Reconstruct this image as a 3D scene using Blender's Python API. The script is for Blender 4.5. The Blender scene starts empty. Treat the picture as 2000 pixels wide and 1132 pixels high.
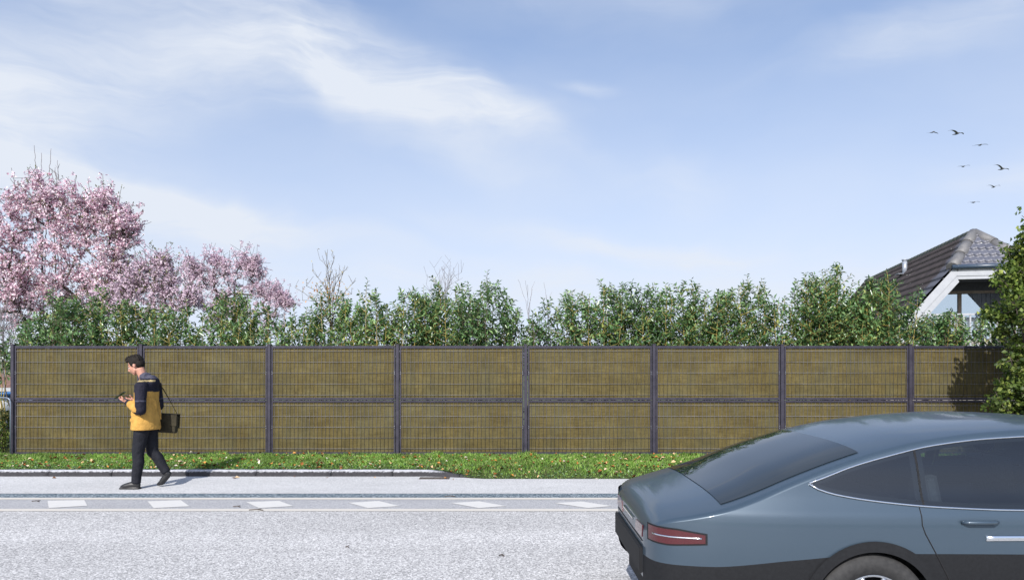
import bpy, math, random
import numpy as np
from mathutils import Vector, Matrix

R = math.radians
sc = bpy.context.scene
COL = sc.collection

# ------------------------------------------------------------ camera
EYE = 1.745
cam_d = bpy.data.cameras.new('camera')
cam = bpy.data.objects.new('camera', cam_d)
COL.objects.link(cam)
cam.location = (0, 0, EYE)
cam.rotation_euler = (R(90), 0, 0)
cam_d.sensor_width = 36.0
cam_d.lens = 25.2
cam_d.shift_y = 0.068
cam_d.clip_start = 0.05
cam_d.clip_end = 2000
sc.camera = cam
sc.render.resolution_x, sc.render.resolution_y = 1024, 579

SUN_AZ, SUN_EL = 17.0, 38.0          # sun behind the camera, to its left
sun_d = bpy.data.lights.new('sun', 'SUN')
sun_d.energy = 4.3
sun_d.angle = R(0.5)
sun_d.color = (1.0, 0.955, 0.9)
sun = bpy.data.objects.new('sun', sun_d)
COL.objects.link(sun)
sd = Vector((-math.sin(R(SUN_AZ)) * math.cos(R(SUN_EL)), -math.cos(R(SUN_AZ)) * math.cos(R(SUN_EL)), math.sin(R(SUN_EL))))
sun.rotation_euler = sd.to_track_quat('Z', 'Y').to_euler()
sun.location = (-6, -20, 16)

sc.view_settings.view_transform = 'Standard'
sc.view_settings.look = 'None'
sc.view_settings.gamma = 1.0
sc.view_settings.exposure = 0.55


class NT:
    """small helper round a node tree"""
    def __init__(self, tree):
        self.t = tree
    def n(self, kind, **kw):
        nd = self.t.nodes.new(kind)
        for k, v in kw.items():
            if k in ('ins',):
                for kk, vv in v.items():
                    self.set(nd.inputs[kk], vv)
            else:
                setattr(nd, k, v)
        return nd
    def set(self, sock, v):
        if isinstance(v, bpy.types.NodeSocket):
            self.t.links.new(v, sock)
        else:
            sock.default_value = v
    def math(self, op, a, b=0.0, c=None, clamp=False):
        nd = self.t.nodes.new('ShaderNodeMath'); nd.operation = op; nd.use_clamp = clamp
        self.set(nd.inputs[0], a); self.set(nd.inputs[1], b)
        if c is not None: self.set(nd.inputs[2], c)
        return nd.outputs[0]
    def mix(self, f, a, b, mode='MIX'):
        nd = self.t.nodes.new('ShaderNodeMix'); nd.data_type = 'RGBA'; nd.blend_type = mode
        self.set(nd.inputs[0], f)
        self.set(nd.inputs[6], a if isinstance(a, bpy.types.NodeSocket) or len(a) == 4 else (*a, 1))
        self.set(nd.inputs[7], b if isinstance(b, bpy.types.NodeSocket) or len(b) == 4 else (*b, 1))
        return nd.outputs[2]
    def ramp(self, f, stops, interp='LINEAR'):
        nd = self.t.nodes.new('ShaderNodeValToRGB'); nd.color_ramp.interpolation = interp
        el = nd.color_ramp.elements
        while len(el) > 1: el.remove(el[-1])
        el[0].position = stops[0][0]; el[0].color = (*stops[0][1], 1)
        for p, c in stops[1:]:
            e = el.new(p); e.color = (*c, 1)
        self.set(nd.inputs[0], f)
        return nd.outputs[0]
    def noise(self, vec, scale, detail=3.0, rough=0.5, dist=0.0):
        nd = self.t.nodes.new('ShaderNodeTexNoise')
        if vec is not None: self.set(nd.inputs['Vector'], vec)
        nd.inputs['Scale'].default_value = scale; nd.inputs['Detail'].default_value = detail
        nd.inputs['Roughness'].default_value = rough; nd.inputs['Distortion'].default_value = dist
        return nd.outputs[0]
    def mapr(self, v, a, b, c=0.0, d=1.0, smooth=False):
        nd = self.t.nodes.new('ShaderNodeMapRange')
        if smooth: nd.interpolation_type = 'SMOOTHSTEP'
        self.set(nd.inputs[0], v)
        for i, x in enumerate((a, b, c, d)): nd.inputs[i + 1].default_value = x
        return nd.outputs[0]
    def scale(self, vec, s, rot=(0, 0, 0), loc=(0, 0, 0)):
        nd = self.t.nodes.new('ShaderNodeMapping')
        self.set(nd.inputs[0], vec)
        nd.inputs['Scale'].default_value = s; nd.inputs['Rotation'].default_value = rot; nd.inputs['Location'].default_value = loc
        return nd.outputs[0]


# ------------------------------------------------------------ sky
def px_az(px): return math.atan((px - 1000) / 1400)
def px_el(px, py): return math.atan((702 - py) / math.hypot(1400, px - 1000))

world = bpy.data.worlds.new('World')
sc.world = world
world.use_nodes = True
wt = world.node_tree
wt.nodes.clear()
W = NT(wt)
sky = W.n('ShaderNodeTexSky', sky_type='NISHITA')
sky.sun_disc = False
sky.sun_elevation = R(SUN_EL)
sky.sun_rotation = R(180 + SUN_AZ)
sky.altitude = 0
sky.air_density = 1.0
sky.dust_density = 1.2
sky.ozone_density = 2.0
tc = W.n('ShaderNodeTexCoord')
dirv = tc.outputs['Generated']
lift = W.n('ShaderNodeVectorMath', operation='ADD', ins={0: dirv, 1: (0, 0, 0.27)})
liftn = W.n('ShaderNodeVectorMath', operation='NORMALIZE', ins={0: lift.outputs[0]})
W.set(sky.inputs[0], liftn.outputs[0])
sep = W.n('ShaderNodeSeparateXYZ', ins={0: dirv})
az = W.math('ARCTAN2', sep.outputs[0], sep.outputs[1])
el_ = W.math('ARCSINE', sep.outputs[2])
cmb = W.n('ShaderNodeCombineXYZ', ins={0: az, 1: el_})
AE = cmb.outputs[0]
warpn = W.t.nodes.new('ShaderNodeTexNoise'); W.set(warpn.inputs['Vector'], AE); warpn.inputs['Scale'].default_value = 3.2; warpn.inputs['Detail'].default_value = 4
wv = W.n('ShaderNodeVectorMath', operation='SUBTRACT', ins={0: warpn.outputs['Color'], 1: (0.5, 0.5, 0.5)})
wv2 = W.n('ShaderNodeVectorMath', operation='MULTIPLY', ins={0: wv.outputs[0], 1: (0.26, 0.15, 0)})
AEw = W.n('ShaderNodeVectorMath', operation='ADD', ins={0: AE, 1: wv2.outputs[0]}).outputs[0]
# cloud banks: (px, py, half length, half width in px, tilt degrees, weight)
banks = [
    (330, 20, 520, 120, -10, 0.68), (120, 170, 330, 90, 5, 0.8), (640, 130, 380, 85, -22, 0.85),
    (930, 195, 230, 36, -24, 0.66), (60, 330, 420, 95, -8, 0.85), (330, 395, 300, 42, -8, 0.8),
    (620, 440, 260, 22, -10, 0.35), (1830, 45, 300, 50, 10, 0.55), (1165, 180, 70, 14, -8, 0.4),
    (1210, 470, 330, 26, -6, 0.45), (1960, 350, 150, 45, 5, 0.5), (1330, 355, 120, 40, 0, 0.28),
    (800, 220, 320, 40, -2, 0.4), (1000, 560, 1500, 55, 0, 0.35), (700, -250, 900, 120, -10, 0.6), (-500, 100, 500, 260, 0, 0.6),
]
dens = None
for (bx, by, hl, hw, tilt, wgt) in banks:
    ca, ce = px_az(bx), px_el(bx, by)
    k = 1 / 1400.0 * math.cos(ca)
    mp = W.t.nodes.new('ShaderNodeMapping'); mp.vector_type = 'TEXTURE'
    W.set(mp.inputs[0], AEw)
    mp.inputs['Location'].default_value = (ca, ce, 0)
    mp.inputs['Rotation'].default_value = (0, 0, R(tilt))
    mp.inputs['Scale'].default_value = (hl * k, hw * k, 1)
    ln = W.n('ShaderNodeVectorMath', operation='LENGTH', ins={0: mp.outputs[0]}).outputs['Value']
    g = W.mapr(ln, 1.6, 0.0, 0.0, wgt, smooth=True)
    g = W.math('MULTIPLY', g, 0.86)
    dens = g if dens is None else W.math('ADD', dens, g)
fib = W.noise(W.scale(AEw, (2.4, 15.0, 1), rot=(0, 0, R(17))), 1.7, 9.0, 0.62, 0.5)
fib2 = W.noise(W.scale(AEw, (1.5, 3.6, 1), rot=(0, 0, R(20)), loc=(3.1, 1.7, 0)), 2.0, 5.0, 0.55)
fm = W.math('ADD', W.math('MULTIPLY', fib, 0.6), W.math('MULTIPLY', fib2, 0.55))
streak = W.mapr(fm, 0.40, 0.80, 0.10, 1.15)
cden = W.math('MULTIPLY', dens, streak)
lowel = W.mapr(el_, 0.02, 0.42, 0.80, 0.0)
cden = W.math('ADD', cden, lowel)
veil = W.mapr(fib2, 0.35, 0.75, 0.0, 0.14)
cden = W.math('ADD', cden, veil)
cden = W.math('MINIMUM', W.math('MAXIMUM', cden, 0.0), 0.96)
skyc = W.n('ShaderNodeHueSaturation', ins={'Hue': 0.5, 'Saturation': 0.86, 'Value': 1.25, 'Color': W.mix(1.0, sky.outputs[0], (0.99, 0.985, 1.0), 'MULTIPLY')}).outputs[0]
bgs = W.n('ShaderNodeBackground', ins={'Color': skyc, 'Strength': 0.15})
bgc = W.n('ShaderNodeBackground', ins={'Color': (0.545, 0.58, 0.64, 1), 'Strength': 1.0})
ms = W.n('ShaderNodeMixShader', ins={0: cden, 1: bgs.outputs[0], 2: bgc.outputs[0]})
W.n('ShaderNodeOutputWorld', ins={0: ms.outputs[0]})


# ------------------------------------------------------------ materials
def mat(name, color=(0.5, 0.5, 0.5), rough=0.6, metal=0.0, spec=0.5, coat=0.0):
    m = bpy.data.materials.new(name)
    m.use_nodes = True
    b = m.node_tree.nodes['Principled BSDF']
    b.inputs['Base Color'].default_value = (*color, 1)
    b.inputs['Roughness'].default_value = rough
    b.inputs['Metallic'].default_value = metal
    b.inputs['Specular IOR Level'].default_value = spec
    b.inputs['Coat Weight'].default_value = coat
    return m, NT(m.node_tree), b

def bump(N, b, h, strength=0.3, dist=0.01):
    bp = N.n('ShaderNodeBump'); bp.inputs['Strength'].default_value = strength; bp.inputs['Distance'].default_value = dist
    N.set(bp.inputs['Height'], h); N.set(b.inputs['Normal'], bp.outputs[0])

def wpos(N): return N.n('ShaderNodeNewGeometry').outputs['Position']
def opos(N): return N.n('ShaderNodeTexCoord').outputs['Object']

def noisy(name, c1, c2, scale=8, rough=0.7, detail=5, bs=0.0, bd=0.01, metal=0.0, spec=0.5, coords='o', aniso=(1, 1, 1), lo=0.3, hi=0.7):
    m, N, b = mat(name, c1, rough, metal, spec)
    v = N.scale(opos(N) if coords == 'o' else wpos(N), aniso)
    f = N.noise(v, scale, detail, 0.6)
    N.set(b.inputs['Base Color'], N.mix(N.mapr(f, lo, hi), c1, c2))
    if bs: bump(N, b, f, bs, bd)
    return m

M = {}
def asphalt(name, dark, mid, light, tint=(1, 1, 1), sc1=70, big=0.1, tracks=False):
    m, N, b = mat(name, mid, 0.85, spec=0.25)
    p = wpos(N)
    f = N.noise(p, sc1, 2.0, 0.65)
    vo = N.n('ShaderNodeTexVoronoi', ins={'Vector': p, 'Scale': sc1 * 1.15})
    sp = N.math('ADD', N.math('MULTIPLY', f, 0.55), N.math('MULTIPLY', N.n('ShaderNodeSeparateColor', ins={0: vo.outputs['Color']}).outputs[0], 0.45))
    c = N.ramp(sp, [(0.22, dark), (0.5, mid), (0.74, light)])
    lg = N.noise(N.scale(p, (0.35, 1.2, 1)), 0.9, 5, 0.6)
    c = N.mix(1.0, c, N.ramp(lg, [(0.3, (1 - big,) * 3), (0.7, (1 + big * 0.3,) * 3)]), 'MULTIPLY')
    md = N.noise(p, 7.0, 4, 0.65)
    c = N.mix(1.0, c, N.ramp(md, [(0.25, (0.93,) * 3), (0.6, (1.0,) * 3)]), 'MULTIPLY')
    if tracks:
        yv = N.n('ShaderNodeSeparateXYZ', ins={0: p}).outputs[1]
        wob = N.math('ADD', yv, N.math('MULTIPLY', N.noise(N.scale(p, (0.12, 0.5, 1)), 1.0, 3, .5), 0.8))
        tr_ = N.math('SINE', N.math('MULTIPLY', wob, 3.6))
        c = N.mix(1.0, c, N.ramp(tr_, [(0.0, (0.95,) * 3), (0.6, (1.0,) * 3), (1.0, (1.04,) * 3)]), 'MULTIPLY')
        st = N.noise(N.scale(p, (0.8, 2.2, 1), loc=(4, 2, 0)), 1.6, 6, 0.7)
        c = N.mix(1.0, c, N.ramp(st, [(0.60, (1.0,) * 3), (0.78, (0.84,) * 3)]), 'MULTIPLY')
    N.set(b.inputs['Base Color'], c)
    bump(N, b, sp, 0.35, 0.004)
    M[name] = m
    return m, N, b, c
asphalt('road_asphalt', (0.18, 0.18, 0.18), (0.38, 0.378, 0.378), (0.66, 0.655, 0.65), sc1=72, big=0.10, tracks=True)
asphalt('footway_asphalt', (0.31, 0.315, 0.32), (0.44, 0.445, 0.452), (0.59, 0.59, 0.59), sc1=95, big=0.14)
asphalt('joint_chippings', (0.02, 0.035, 0.05), (0.085, 0.125, 0.155), (0.36, 0.40, 0.43), sc1=60, big=0.1)
asphalt('lane_asphalt', (0.22, 0.223, 0.235), (0.31, 0.313, 0.325), (0.42, 0.425, 0.435), sc1=90, big=0.1)

def paint(name, c, wear=0.72):
    m, N, b = mat(name, c, 0.6, spec=0.3)
    p = wpos(N)
    f = N.noise(p, 26, 6, 0.75)
    g = N.noise(N.scale(p, (2.0, 7, 1)), 3.0, 4, 0.6)
    h = N.math('ADD', N.math('MULTIPLY', f, 0.6), N.math('MULTIPLY', g, 0.4))
    N.set(b.inputs['Base Color'], N.mix(N.mapr(h, wear - 0.12, wear), c, (0.42, 0.42, 0.42)))
    bump(N, b, f, 0.2, 0.003)
    M[name] = m
paint('marking_paint', (0.52, 0.515, 0.50), 0.66)
paint('line_paint', (0.50, 0.475, 0.43), 0.70)

M['granite'] = noisy('granite', (0.045, 0.045, 0.05), (0.20, 0.20, 0.22), 26, 0.8, 6, 0.8, 0.02, coords='w')
m, N, b = mat('granite_kerb', rough=0.85, spec=0.2)
p = wpos(N)
f = N.noise(p, 22, 6, 0.7); f2 = N.noise(p, 130, 2, 0.6)
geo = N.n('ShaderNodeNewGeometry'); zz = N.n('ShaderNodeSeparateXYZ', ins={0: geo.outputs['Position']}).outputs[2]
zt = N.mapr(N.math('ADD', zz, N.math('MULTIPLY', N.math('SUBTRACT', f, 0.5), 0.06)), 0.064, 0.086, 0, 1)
cc = N.mix(f, (0.018, 0.017, 0.019), (0.06, 0.06, 0.066))  # front face coloured dark for shade that the frontal sun doesn't cast
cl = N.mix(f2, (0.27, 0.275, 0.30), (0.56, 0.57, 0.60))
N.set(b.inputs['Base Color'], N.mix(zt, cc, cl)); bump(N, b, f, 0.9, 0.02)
M['kerb'] = m

m, N, b = mat('soil', rough=0.95, spec=0.1)
f = N.noise(wpos(N), 18, 6, 0.7)
N.set(b.inputs['Base Color'], N.ramp(f, [(0.3, (0.028, 0.024, 0.014)), (0.5, (0.045, 0.065, 0.02)), (0.75, (0.10, 0.085, 0.045))])); bump(N, b, f, 0.8, 0.02)
M['soil'] = m
M['lawn'] = noisy('lawn', (0.05, 0.08, 0.025), (0.11, 0.13, 0.045), 3, 0.95, 6, coords='w')

def leafmat(name, stops, rough=0.45, spec=0.5, trans=0.25, clump=0.0, clump_scale=1.3):
    m, N, b = mat(name, (0.1, 0.2, 0.05), rough, spec=spec)
    geo = N.n('ShaderNodeNewGeometry')
    r = geo.outputs['Random Per Island']
    c = N.ramp(r, stops)
    if clump:
        f = N.noise(geo.outputs['Position'], clump_scale, 3, 0.5)
        c = N.mix(1.0, c, N.ramp(f, [(0.3, (1 - clump,) * 3), (0.7, (1 + clump,) * 3)]), 'MULTIPLY')
    N.set(b.inputs['Base Color'], c)
    out = [n for n in m.node_tree.nodes if n.type == 'OUTPUT_MATERIAL'][0]
    tr = N.n('ShaderNodeBsdfTranslucent'); N.set(tr.inputs[0], c)
    mx = N.n('ShaderNodeMixShader', ins={0: trans, 1: b.outputs[0], 2: tr.outputs[0]})
    N.set(out.inputs[0], mx.outputs[0])
    M[name] = m
leafmat('laurel_leaf', [(0, (0.036, 0.085, 0.026)), (0.3, (0.075, 0.155, 0.052)), (0.65, (0.135, 0.245, 0.090)), (0.90, (0.23, 0.35, 0.14)), (1.0, (0.36, 0.38, 0.10))], 0.28, 0.7, 0.34, 0.22)
leafmat('tree_leaf', [(0, (0.030, 0.055, 0.012)), (0.4, (0.075, 0.125, 0.022)), (0.75, (0.15, 0.21, 0.04)), (1.0, (0.33, 0.38, 0.09))], 0.5, 0.4, 0.42, 0.3)
leafmat('petal', [(0, (0.44, 0.22, 0.30)), (0.22, (0.66, 0.44, 0.54)), (0.5, (0.82, 0.66, 0.73)), (1.0, (0.94, 0.88, 0.91))], 0.7, 0.2, 0.45, 0.10)
leafmat('pale_petal', [(0, (0.56, 0.42, 0.50)), (0.4, (0.72, 0.58, 0.67)), (0.75, (0.82, 0.70, 0.78)), (1.0, (0.90, 0.82, 0.88))], 0.7, 0.2, 0.5, 0.08)  # haze over the two smaller blossom trees, put into the petal colour
leafmat('bud_leaf', [(0, (0.05, 0.055, 0.02)), (0.6, (0.12, 0.13, 0.04)), (1.0, (0.20, 0.20, 0.08))], 0.5, 0.3, 0.3)
leafmat('yellow_leaf', [(0, (0.35, 0.22, 0.05)), (0.6, (0.50, 0.42, 0.16)), (1.0, (0.55, 0.50, 0.30))], 0.6, 0.3, 0.4)
leafmat('orange_leaf', [(0, (0.45, 0.17, 0.02)), (1.0, (0.75, 0.36, 0.05))], 0.6, 0.3, 0.4)
leafmat('box_leaf', [(0, (0.03, 0.05, 0.02)), (0.6, (0.09, 0.11, 0.035)), (1.0, (0.22, 0.17, 0.05))], 0.6, 0.3, 0.2)
leafmat('grass_blade', [(0, (0.05, 0.085, 0.018)), (0.35, (0.12, 0.24, 0.034)), (0.7, (0.20, 0.36, 0.06)), (0.93, (0.32, 0.44, 0.12)), (1.0, (0.50, 0.43, 0.24))], 0.55, 0.35, 0.35, 0.42, 3.2)
leafmat('weed_leaf', [(0, (0.04, 0.09, 0.03)), (0.6, (0.11, 0.21, 0.08)), (1.0, (0.24, 0.31, 0.18))], 0.5, 0.4, 0.2)
leafmat('dead_leaf', [(0, (0.06, 0.025, 0.012)), (0.35, (0.28, 0.10, 0.03)), (0.65, (0.50, 0.24, 0.06)), (0.85, (0.60, 0.46, 0.30)), (1.0, (0.68, 0.64, 0.56))], 0.8, 0.2, 0.1)
M['bark'] = noisy('bark', (0.035, 0.026, 0.022), (0.10, 0.08, 0.065), 20, 0.9, 4, 0.6, 0.01, aniso=(1, 1, 0.25))
M['grey_twig'] = noisy('grey_twig', (0.13, 0.12, 0.13), (0.26, 0.24, 0.25), 20, 0.85)
M['laurel_stem'] = noisy('laurel_stem', (0.14, 0.12, 0.035), (0.34, 0.26, 0.06), 6, 0.6)
M['brown_stem'] = noisy('brown_stem', (0.045, 0.032, 0.02), (0.11, 0.085, 0.05), 10, 0.8)

# fence
m, N, b = mat('fence_steel', (0.075, 0.07, 0.09), 0.5, metal=0.0, spec=0.3)
f = N.noise(wpos(N), 9, 5, 0.65)
N.set(b.inputs['Base Color'], N.ramp(f, [(0.3, (0.024, 0.0225, 0.034)), (0.7, (0.040, 0.037, 0.052))]))
N.set(b.inputs['Roughness'], N.mapr(f, 0.3, 0.7, 0.42, 0.6)); bump(N, b, N.noise(wpos(N), 160, 2), 0.08, 0.002)
M['fence_steel'] = m
M['wire'] = noisy('fence_wire', (0.045, 0.043, 0.052), (0.085, 0.08, 0.095), 25, 0.5, metal=0.0)  # upright wires coloured dark, standing in for their shadows on the board
M['wire_light'] = noisy('fence_wire_pale', (0.16, 0.16, 0.18), (0.27, 0.27, 0.29), 25, 0.45)  # same wire in a paler tone for the horizontals
M['zinc'] = mat('zinc_bolt', (0.6, 0.62, 0.63), 0.3, 1.0)[0]
m, N, b = mat('fibre_board', rough=0.9, spec=0.15)
p = wpos(N)
fv = N.noise(N.scale(p, (75, 1, 14)), 1.0, 5, 0.72)          # upright fibres
fh = N.noise(N.scale(p, (6, 1, 95)), 1.0, 3, 0.7)          # fine weave
fb = N.noise(N.scale(p, (2.6, 1, 1.0)), 1.3, 6, 0.62)       # damp patches
fs = N.noise(N.scale(p, (16, 1, 2.2)), 1.0, 4, 0.6)
c = N.ramp(N.math('ADD', N.math('MULTIPLY', fv, 0.5), N.math('MULTIPLY', fh, 0.5)), [(0.28, (0.048, 0.039, 0.015)), (0.5, (0.094, 0.077, 0.031)), (0.74, (0.155, 0.130, 0.060))])
c = N.mix(N.mapr(fb, 0.40, 0.66, 0, 0.6), c, (0.078, 0.076, 0.045))
fw = N.noise(N.scale(p, (1.1, 1, 2.4), loc=(9, 0, 4)), 1.7, 5, 0.6)
c = N.mix(1.0, c, N.ramp(fw, [(0.32, (0.80, 0.76, 0.68)), (0.68, (1.12, 1.10, 1.04))]), 'MULTIPLY')
c = N.mix(1.0, c, N.ramp(fs, [(0.3, (0.82,) * 3), (0.65, (1.06,) * 3)]), 'MULTIPLY')
vo = N.n('ShaderNodeTexVoronoi', ins={'Vector': N.scale(p, (1, 0.02, 0.8)), 'Scale': 1.9})
c = N.mix(N.mapr(vo.outputs['Distance'], 0.02, 0.045, 0.75, 0.0), c, (0.035, 0.028, 0.018))
N.set(b.inputs['Base Color'], c); bump(N, b, N.math('ADD', fv, fh), 0.3, 0.003)
M['board'] = m

# ------------------------------------------------------------ mesh helpers
def tag(o, label=None, cat=None, group=None, kind=None):
    if label: o['label'] = label
    if cat: o['category'] = cat
    if group: o['group'] = group
    if kind: o['kind'] = kind
    return o

def empty(name, loc=(0, 0, 0), rz=0.0):
    o = bpy.data.objects.new(name, None)
    o.empty_display_size = 0.2
    COL.objects.link(o); o.location = loc; o.rotation_euler = (0, 0, rz)
    return o

def link_mesh(name, me, parent=None, loc=(0, 0, 0)):
    o = bpy.data.objects.new(name, me); COL.objects.link(o)
    o.location = loc
    if parent is not None: o.parent = parent
    return o

def as_list(m): return m if isinstance(m, (list, tuple)) else [m]

def np_mesh(name, V, F, mats, parent=None, smooth=False, midx=None, loc=(0, 0, 0)):
    """V (n,3), F (m,k) all faces with k corners"""
    V = np.asarray(V, dtype=np.float32); F = np.asarray(F, dtype=np.int32)
    me = bpy.data.meshes.new(name)
    me.vertices.add(len(V)); me.vertices.foreach_set('co', V.ravel())
    k = F.shape[1]
    me.loops.add(F.size); me.loops.foreach_set('vertex_index', F.ravel())
    me.polygons.add(len(F)); me.polygons.foreach_set('loop_start', np.arange(0, F.size, k, dtype=np.int32))
    me.polygons.foreach_set('loop_total', np.full(len(F), k, dtype=np.int32))
    for m_ in as_list(mats): me.materials.append(m_)
    if midx is not None: me.polygons.foreach_set('material_index', np.asarray(midx, dtype=np.int32))
    if smooth: me.polygons.foreach_set('use_smooth', np.ones(len(F), dtype=bool))
    me.update(calc_edges=True)
    return link_mesh(name, me, parent, loc)

class MB:
    def __init__(self): self.v = []; self.f = []; self.mi = []; self.cur = 0; self.sm = []
    def face(self, idx, sm=False): self.f.append(idx); self.mi.append(self.cur); self.sm.append(sm)
    def box(self, x0, x1, y0, y1, z0, z1, mtx=None, bev=0.0):
        if bev:
            # chamfered box: bevelled on all edges running along the longest axis
            dims = [x1 - x0, y1 - y0, z1 - z0]; ax = dims.index(max(dims))
            o = [i for i in range(3) if i != ax]
            lo = [x0, y0, z0]; hi = [x1, y1, z1]
            a0, a1, b0, b1 = lo[o[0]], hi[o[0]], lo[o[1]], hi[o[1]]
            ring = [(a0 + bev, b0), (a1 - bev, b0), (a1, b0 + bev), (a1, b1 - bev), (a1 - bev, b1), (a0 + bev, b1), (a0, b1 - bev), (a0, b0 + bev)]
            n = len(self.v)
            for e in (lo[ax], hi[ax]):
                for (a, b_) in ring:
                    p_ = [0, 0, 0]; p_[ax] = e; p_[o[0]] = a; p_[o[1]] = b_
                    p_ = Vector(p_)
                    self.v.append(tuple(mtx @ p_) if mtx else tuple(p_))
            for i in range(8):
                j = (i + 1) % 8
                self.face((n + i, n + j, n + 8 + j, n + 8 + i))
            self.face(tuple(n + i for i in reversed(range(8)))); self.face(tuple(n + 8 + i for i in range(8)))
            return
        n = len(self.v)
        for p_ in ((x0, y0, z0), (x1, y0, z0), (x1, y1, z0), (x0, y1, z0), (x0, y0, z1), (x1, y0, z1), (x1, y1, z1), (x0, y1, z1)):
            self.v.append(tuple(mtx @ Vector(p_)) if mtx else p_)
        for q in ((0, 3, 2, 1), (4, 5, 6, 7), (0, 1, 5, 4), (1, 2, 6, 5), (2, 3, 7, 6), (3, 0, 4, 7)):
            self.face(tuple(n + i for i in q))
    def tube(self, pts, rad, n=8, cap=True, flat=None, up=(0, 1, 0), smooth=True):
        """rings of n corners along pts; rad is a number or list; flat = second radius along 'up'"""
        pts = [Vector(p_) for p_ in pts]
        if not isinstance(rad, (list, tuple)): rad = [rad] * len(pts)
        if flat is None: flat = rad
        elif not isinstance(flat, (list, tuple)): flat = [flat] * len(pts)
        base = len(self.v)
        for i, p_ in enumerate(pts):
            t = (pts[min(i + 1, len(pts) - 1)] - pts[max(i - 1, 0)])
            if t.length < 1e-9: t = Vector((0, 0, 1))
            t.normalize()
            u = Vector(up); u = u - t * u.dot(t)
            if u.length < 1e-3: u = t.orthogonal()
            u.normalize(); w = t.cross(u)
            for k in range(n):
                a = 2 * math.pi * k / n
                self.v.append(tuple(p_ + w * (math.cos(a) * rad[i]) + u * (math.sin(a) * flat[i])))
        for i in range(len(pts) - 1):
            for k in range(n):
                a = base + i * n + k; b_ = base + i * n + (k + 1) % n
                self.face((a, b_, b_ + n, a + n), smooth)
        if cap:
            self.face(tuple(base + k for k in reversed(range(n)))); self.face(tuple(base + (len(pts) - 1) * n + k for k in range(n)))
    def ball(self, c, r, nu=10, nv=7, rot=None):
        if not isinstance(r, (tuple, list)): r = (r, r, r)
        base = len(self.v); c = Vector(c)
        for j in range(nv + 1):
            th = math.pi * j / nv
            for i in range(nu):
                ph = 2 * math.pi * i / nu
                d = Vector((math.sin(th) * math.cos(ph) * r[0], math.sin(th) * math.sin(ph) * r[1], math.cos(th) * r[2]))
                if rot is not None: d = rot @ d
                self.v.append(tuple(c + d))
        for j in range(nv):
            for i in range(nu):
                a = base + j * nu + i; b_ = base + j * nu + (i + 1) % nu
                self.face((a, a + nu, b_ + nu, b_), True)
    def poly(self, pts): 
        n = len(self.v); self.v += [tuple(p_) for p_ in pts]; self.face(tuple(range(n, n + len(pts))))
    def prism(self, pts, off):
        """closed outline pts extruded by off"""
        n = len(self.v); k = len(pts); off = Vector(off)
        self.v += [tuple(p_) for p_ in pts] + [tuple(Vector(p_) + off) for p_ in pts]
        self.face(tuple(n + i for i in reversed(range(k)))); self.face(tuple(n + k + i for i in range(k)))
        for i in range(k):
            j = (i + 1) % k
            self.face((n + i, n + j, n + k + j, n + k + i))
    def grid(self, fn, nu, nv, smooth=True, skip=None):
        base = len(self.v)
        for i in range(nu + 1):
            for j in range(nv + 1): self.v.append(tuple(fn(i / nu, j / nv)))
        for i in range(nu):
            for j in range(nv):
                if skip and skip((i + .5) / nu, (j + .5) / nv): continue
                a = base + i * (nv + 1) + j
                self.face((a, a + nv + 1, a + nv + 2, a + 1), smooth)
    def build(self, name, mats, parent=None, loc=(0, 0, 0), fix=True):
        me = bpy.data.meshes.new(name)
        me.from_pydata(self.v, [], self.f)
        for m_ in as_list(mats): me.materials.append(m_)
        for i, pl in enumerate(me.polygons):
            pl.material_index = self.mi[i]; pl.use_smooth = self.sm[i]
        if fix:
            import bmesh
            bm = bmesh.new(); bm.from_mesh(me)
            bmesh.ops.remove_doubles(bm, verts=bm.verts, dist=1e-6)
            bmesh.ops.recalc_face_normals(bm, faces=bm.faces); bm.to_mesh(me); bm.free()
        me.update()
        return link_mesh(name, me, parent, loc)

def apply_mods(o):
    """replace an object's mesh by its evaluated one"""
    dg = bpy.context.evaluated_depsgraph_get()
    me = bpy.data.meshes.new_from_object(o.evaluated_get(dg))
    o.modifiers.clear(); old = o.data; o.data = me; bpy.data.meshes.remove(old)
    return o

def fuse(o, voxel=0.012, smooth_it=6, factor=0.5):
    """one continuous skin round overlapping volumes"""
    rm = o.modifiers.new('r', 'REMESH'); rm.mode = 'VOXEL'; rm.voxel_size = voxel; rm.use_smooth_shade = True
    if smooth_it:
        s = o.modifiers.new('s', 'SMOOTH'); s.iterations = smooth_it; s.factor = factor
    apply_mods(o)
    for pl in o.data.polygons: pl.use_smooth = True
    return o

# ------------------------------------------------------------ leaves and branches
def unit(a):
    n = np.linalg.norm(a, axis=1, keepdims=True); n[n < 1e-9] = 1
    return a / n

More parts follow.
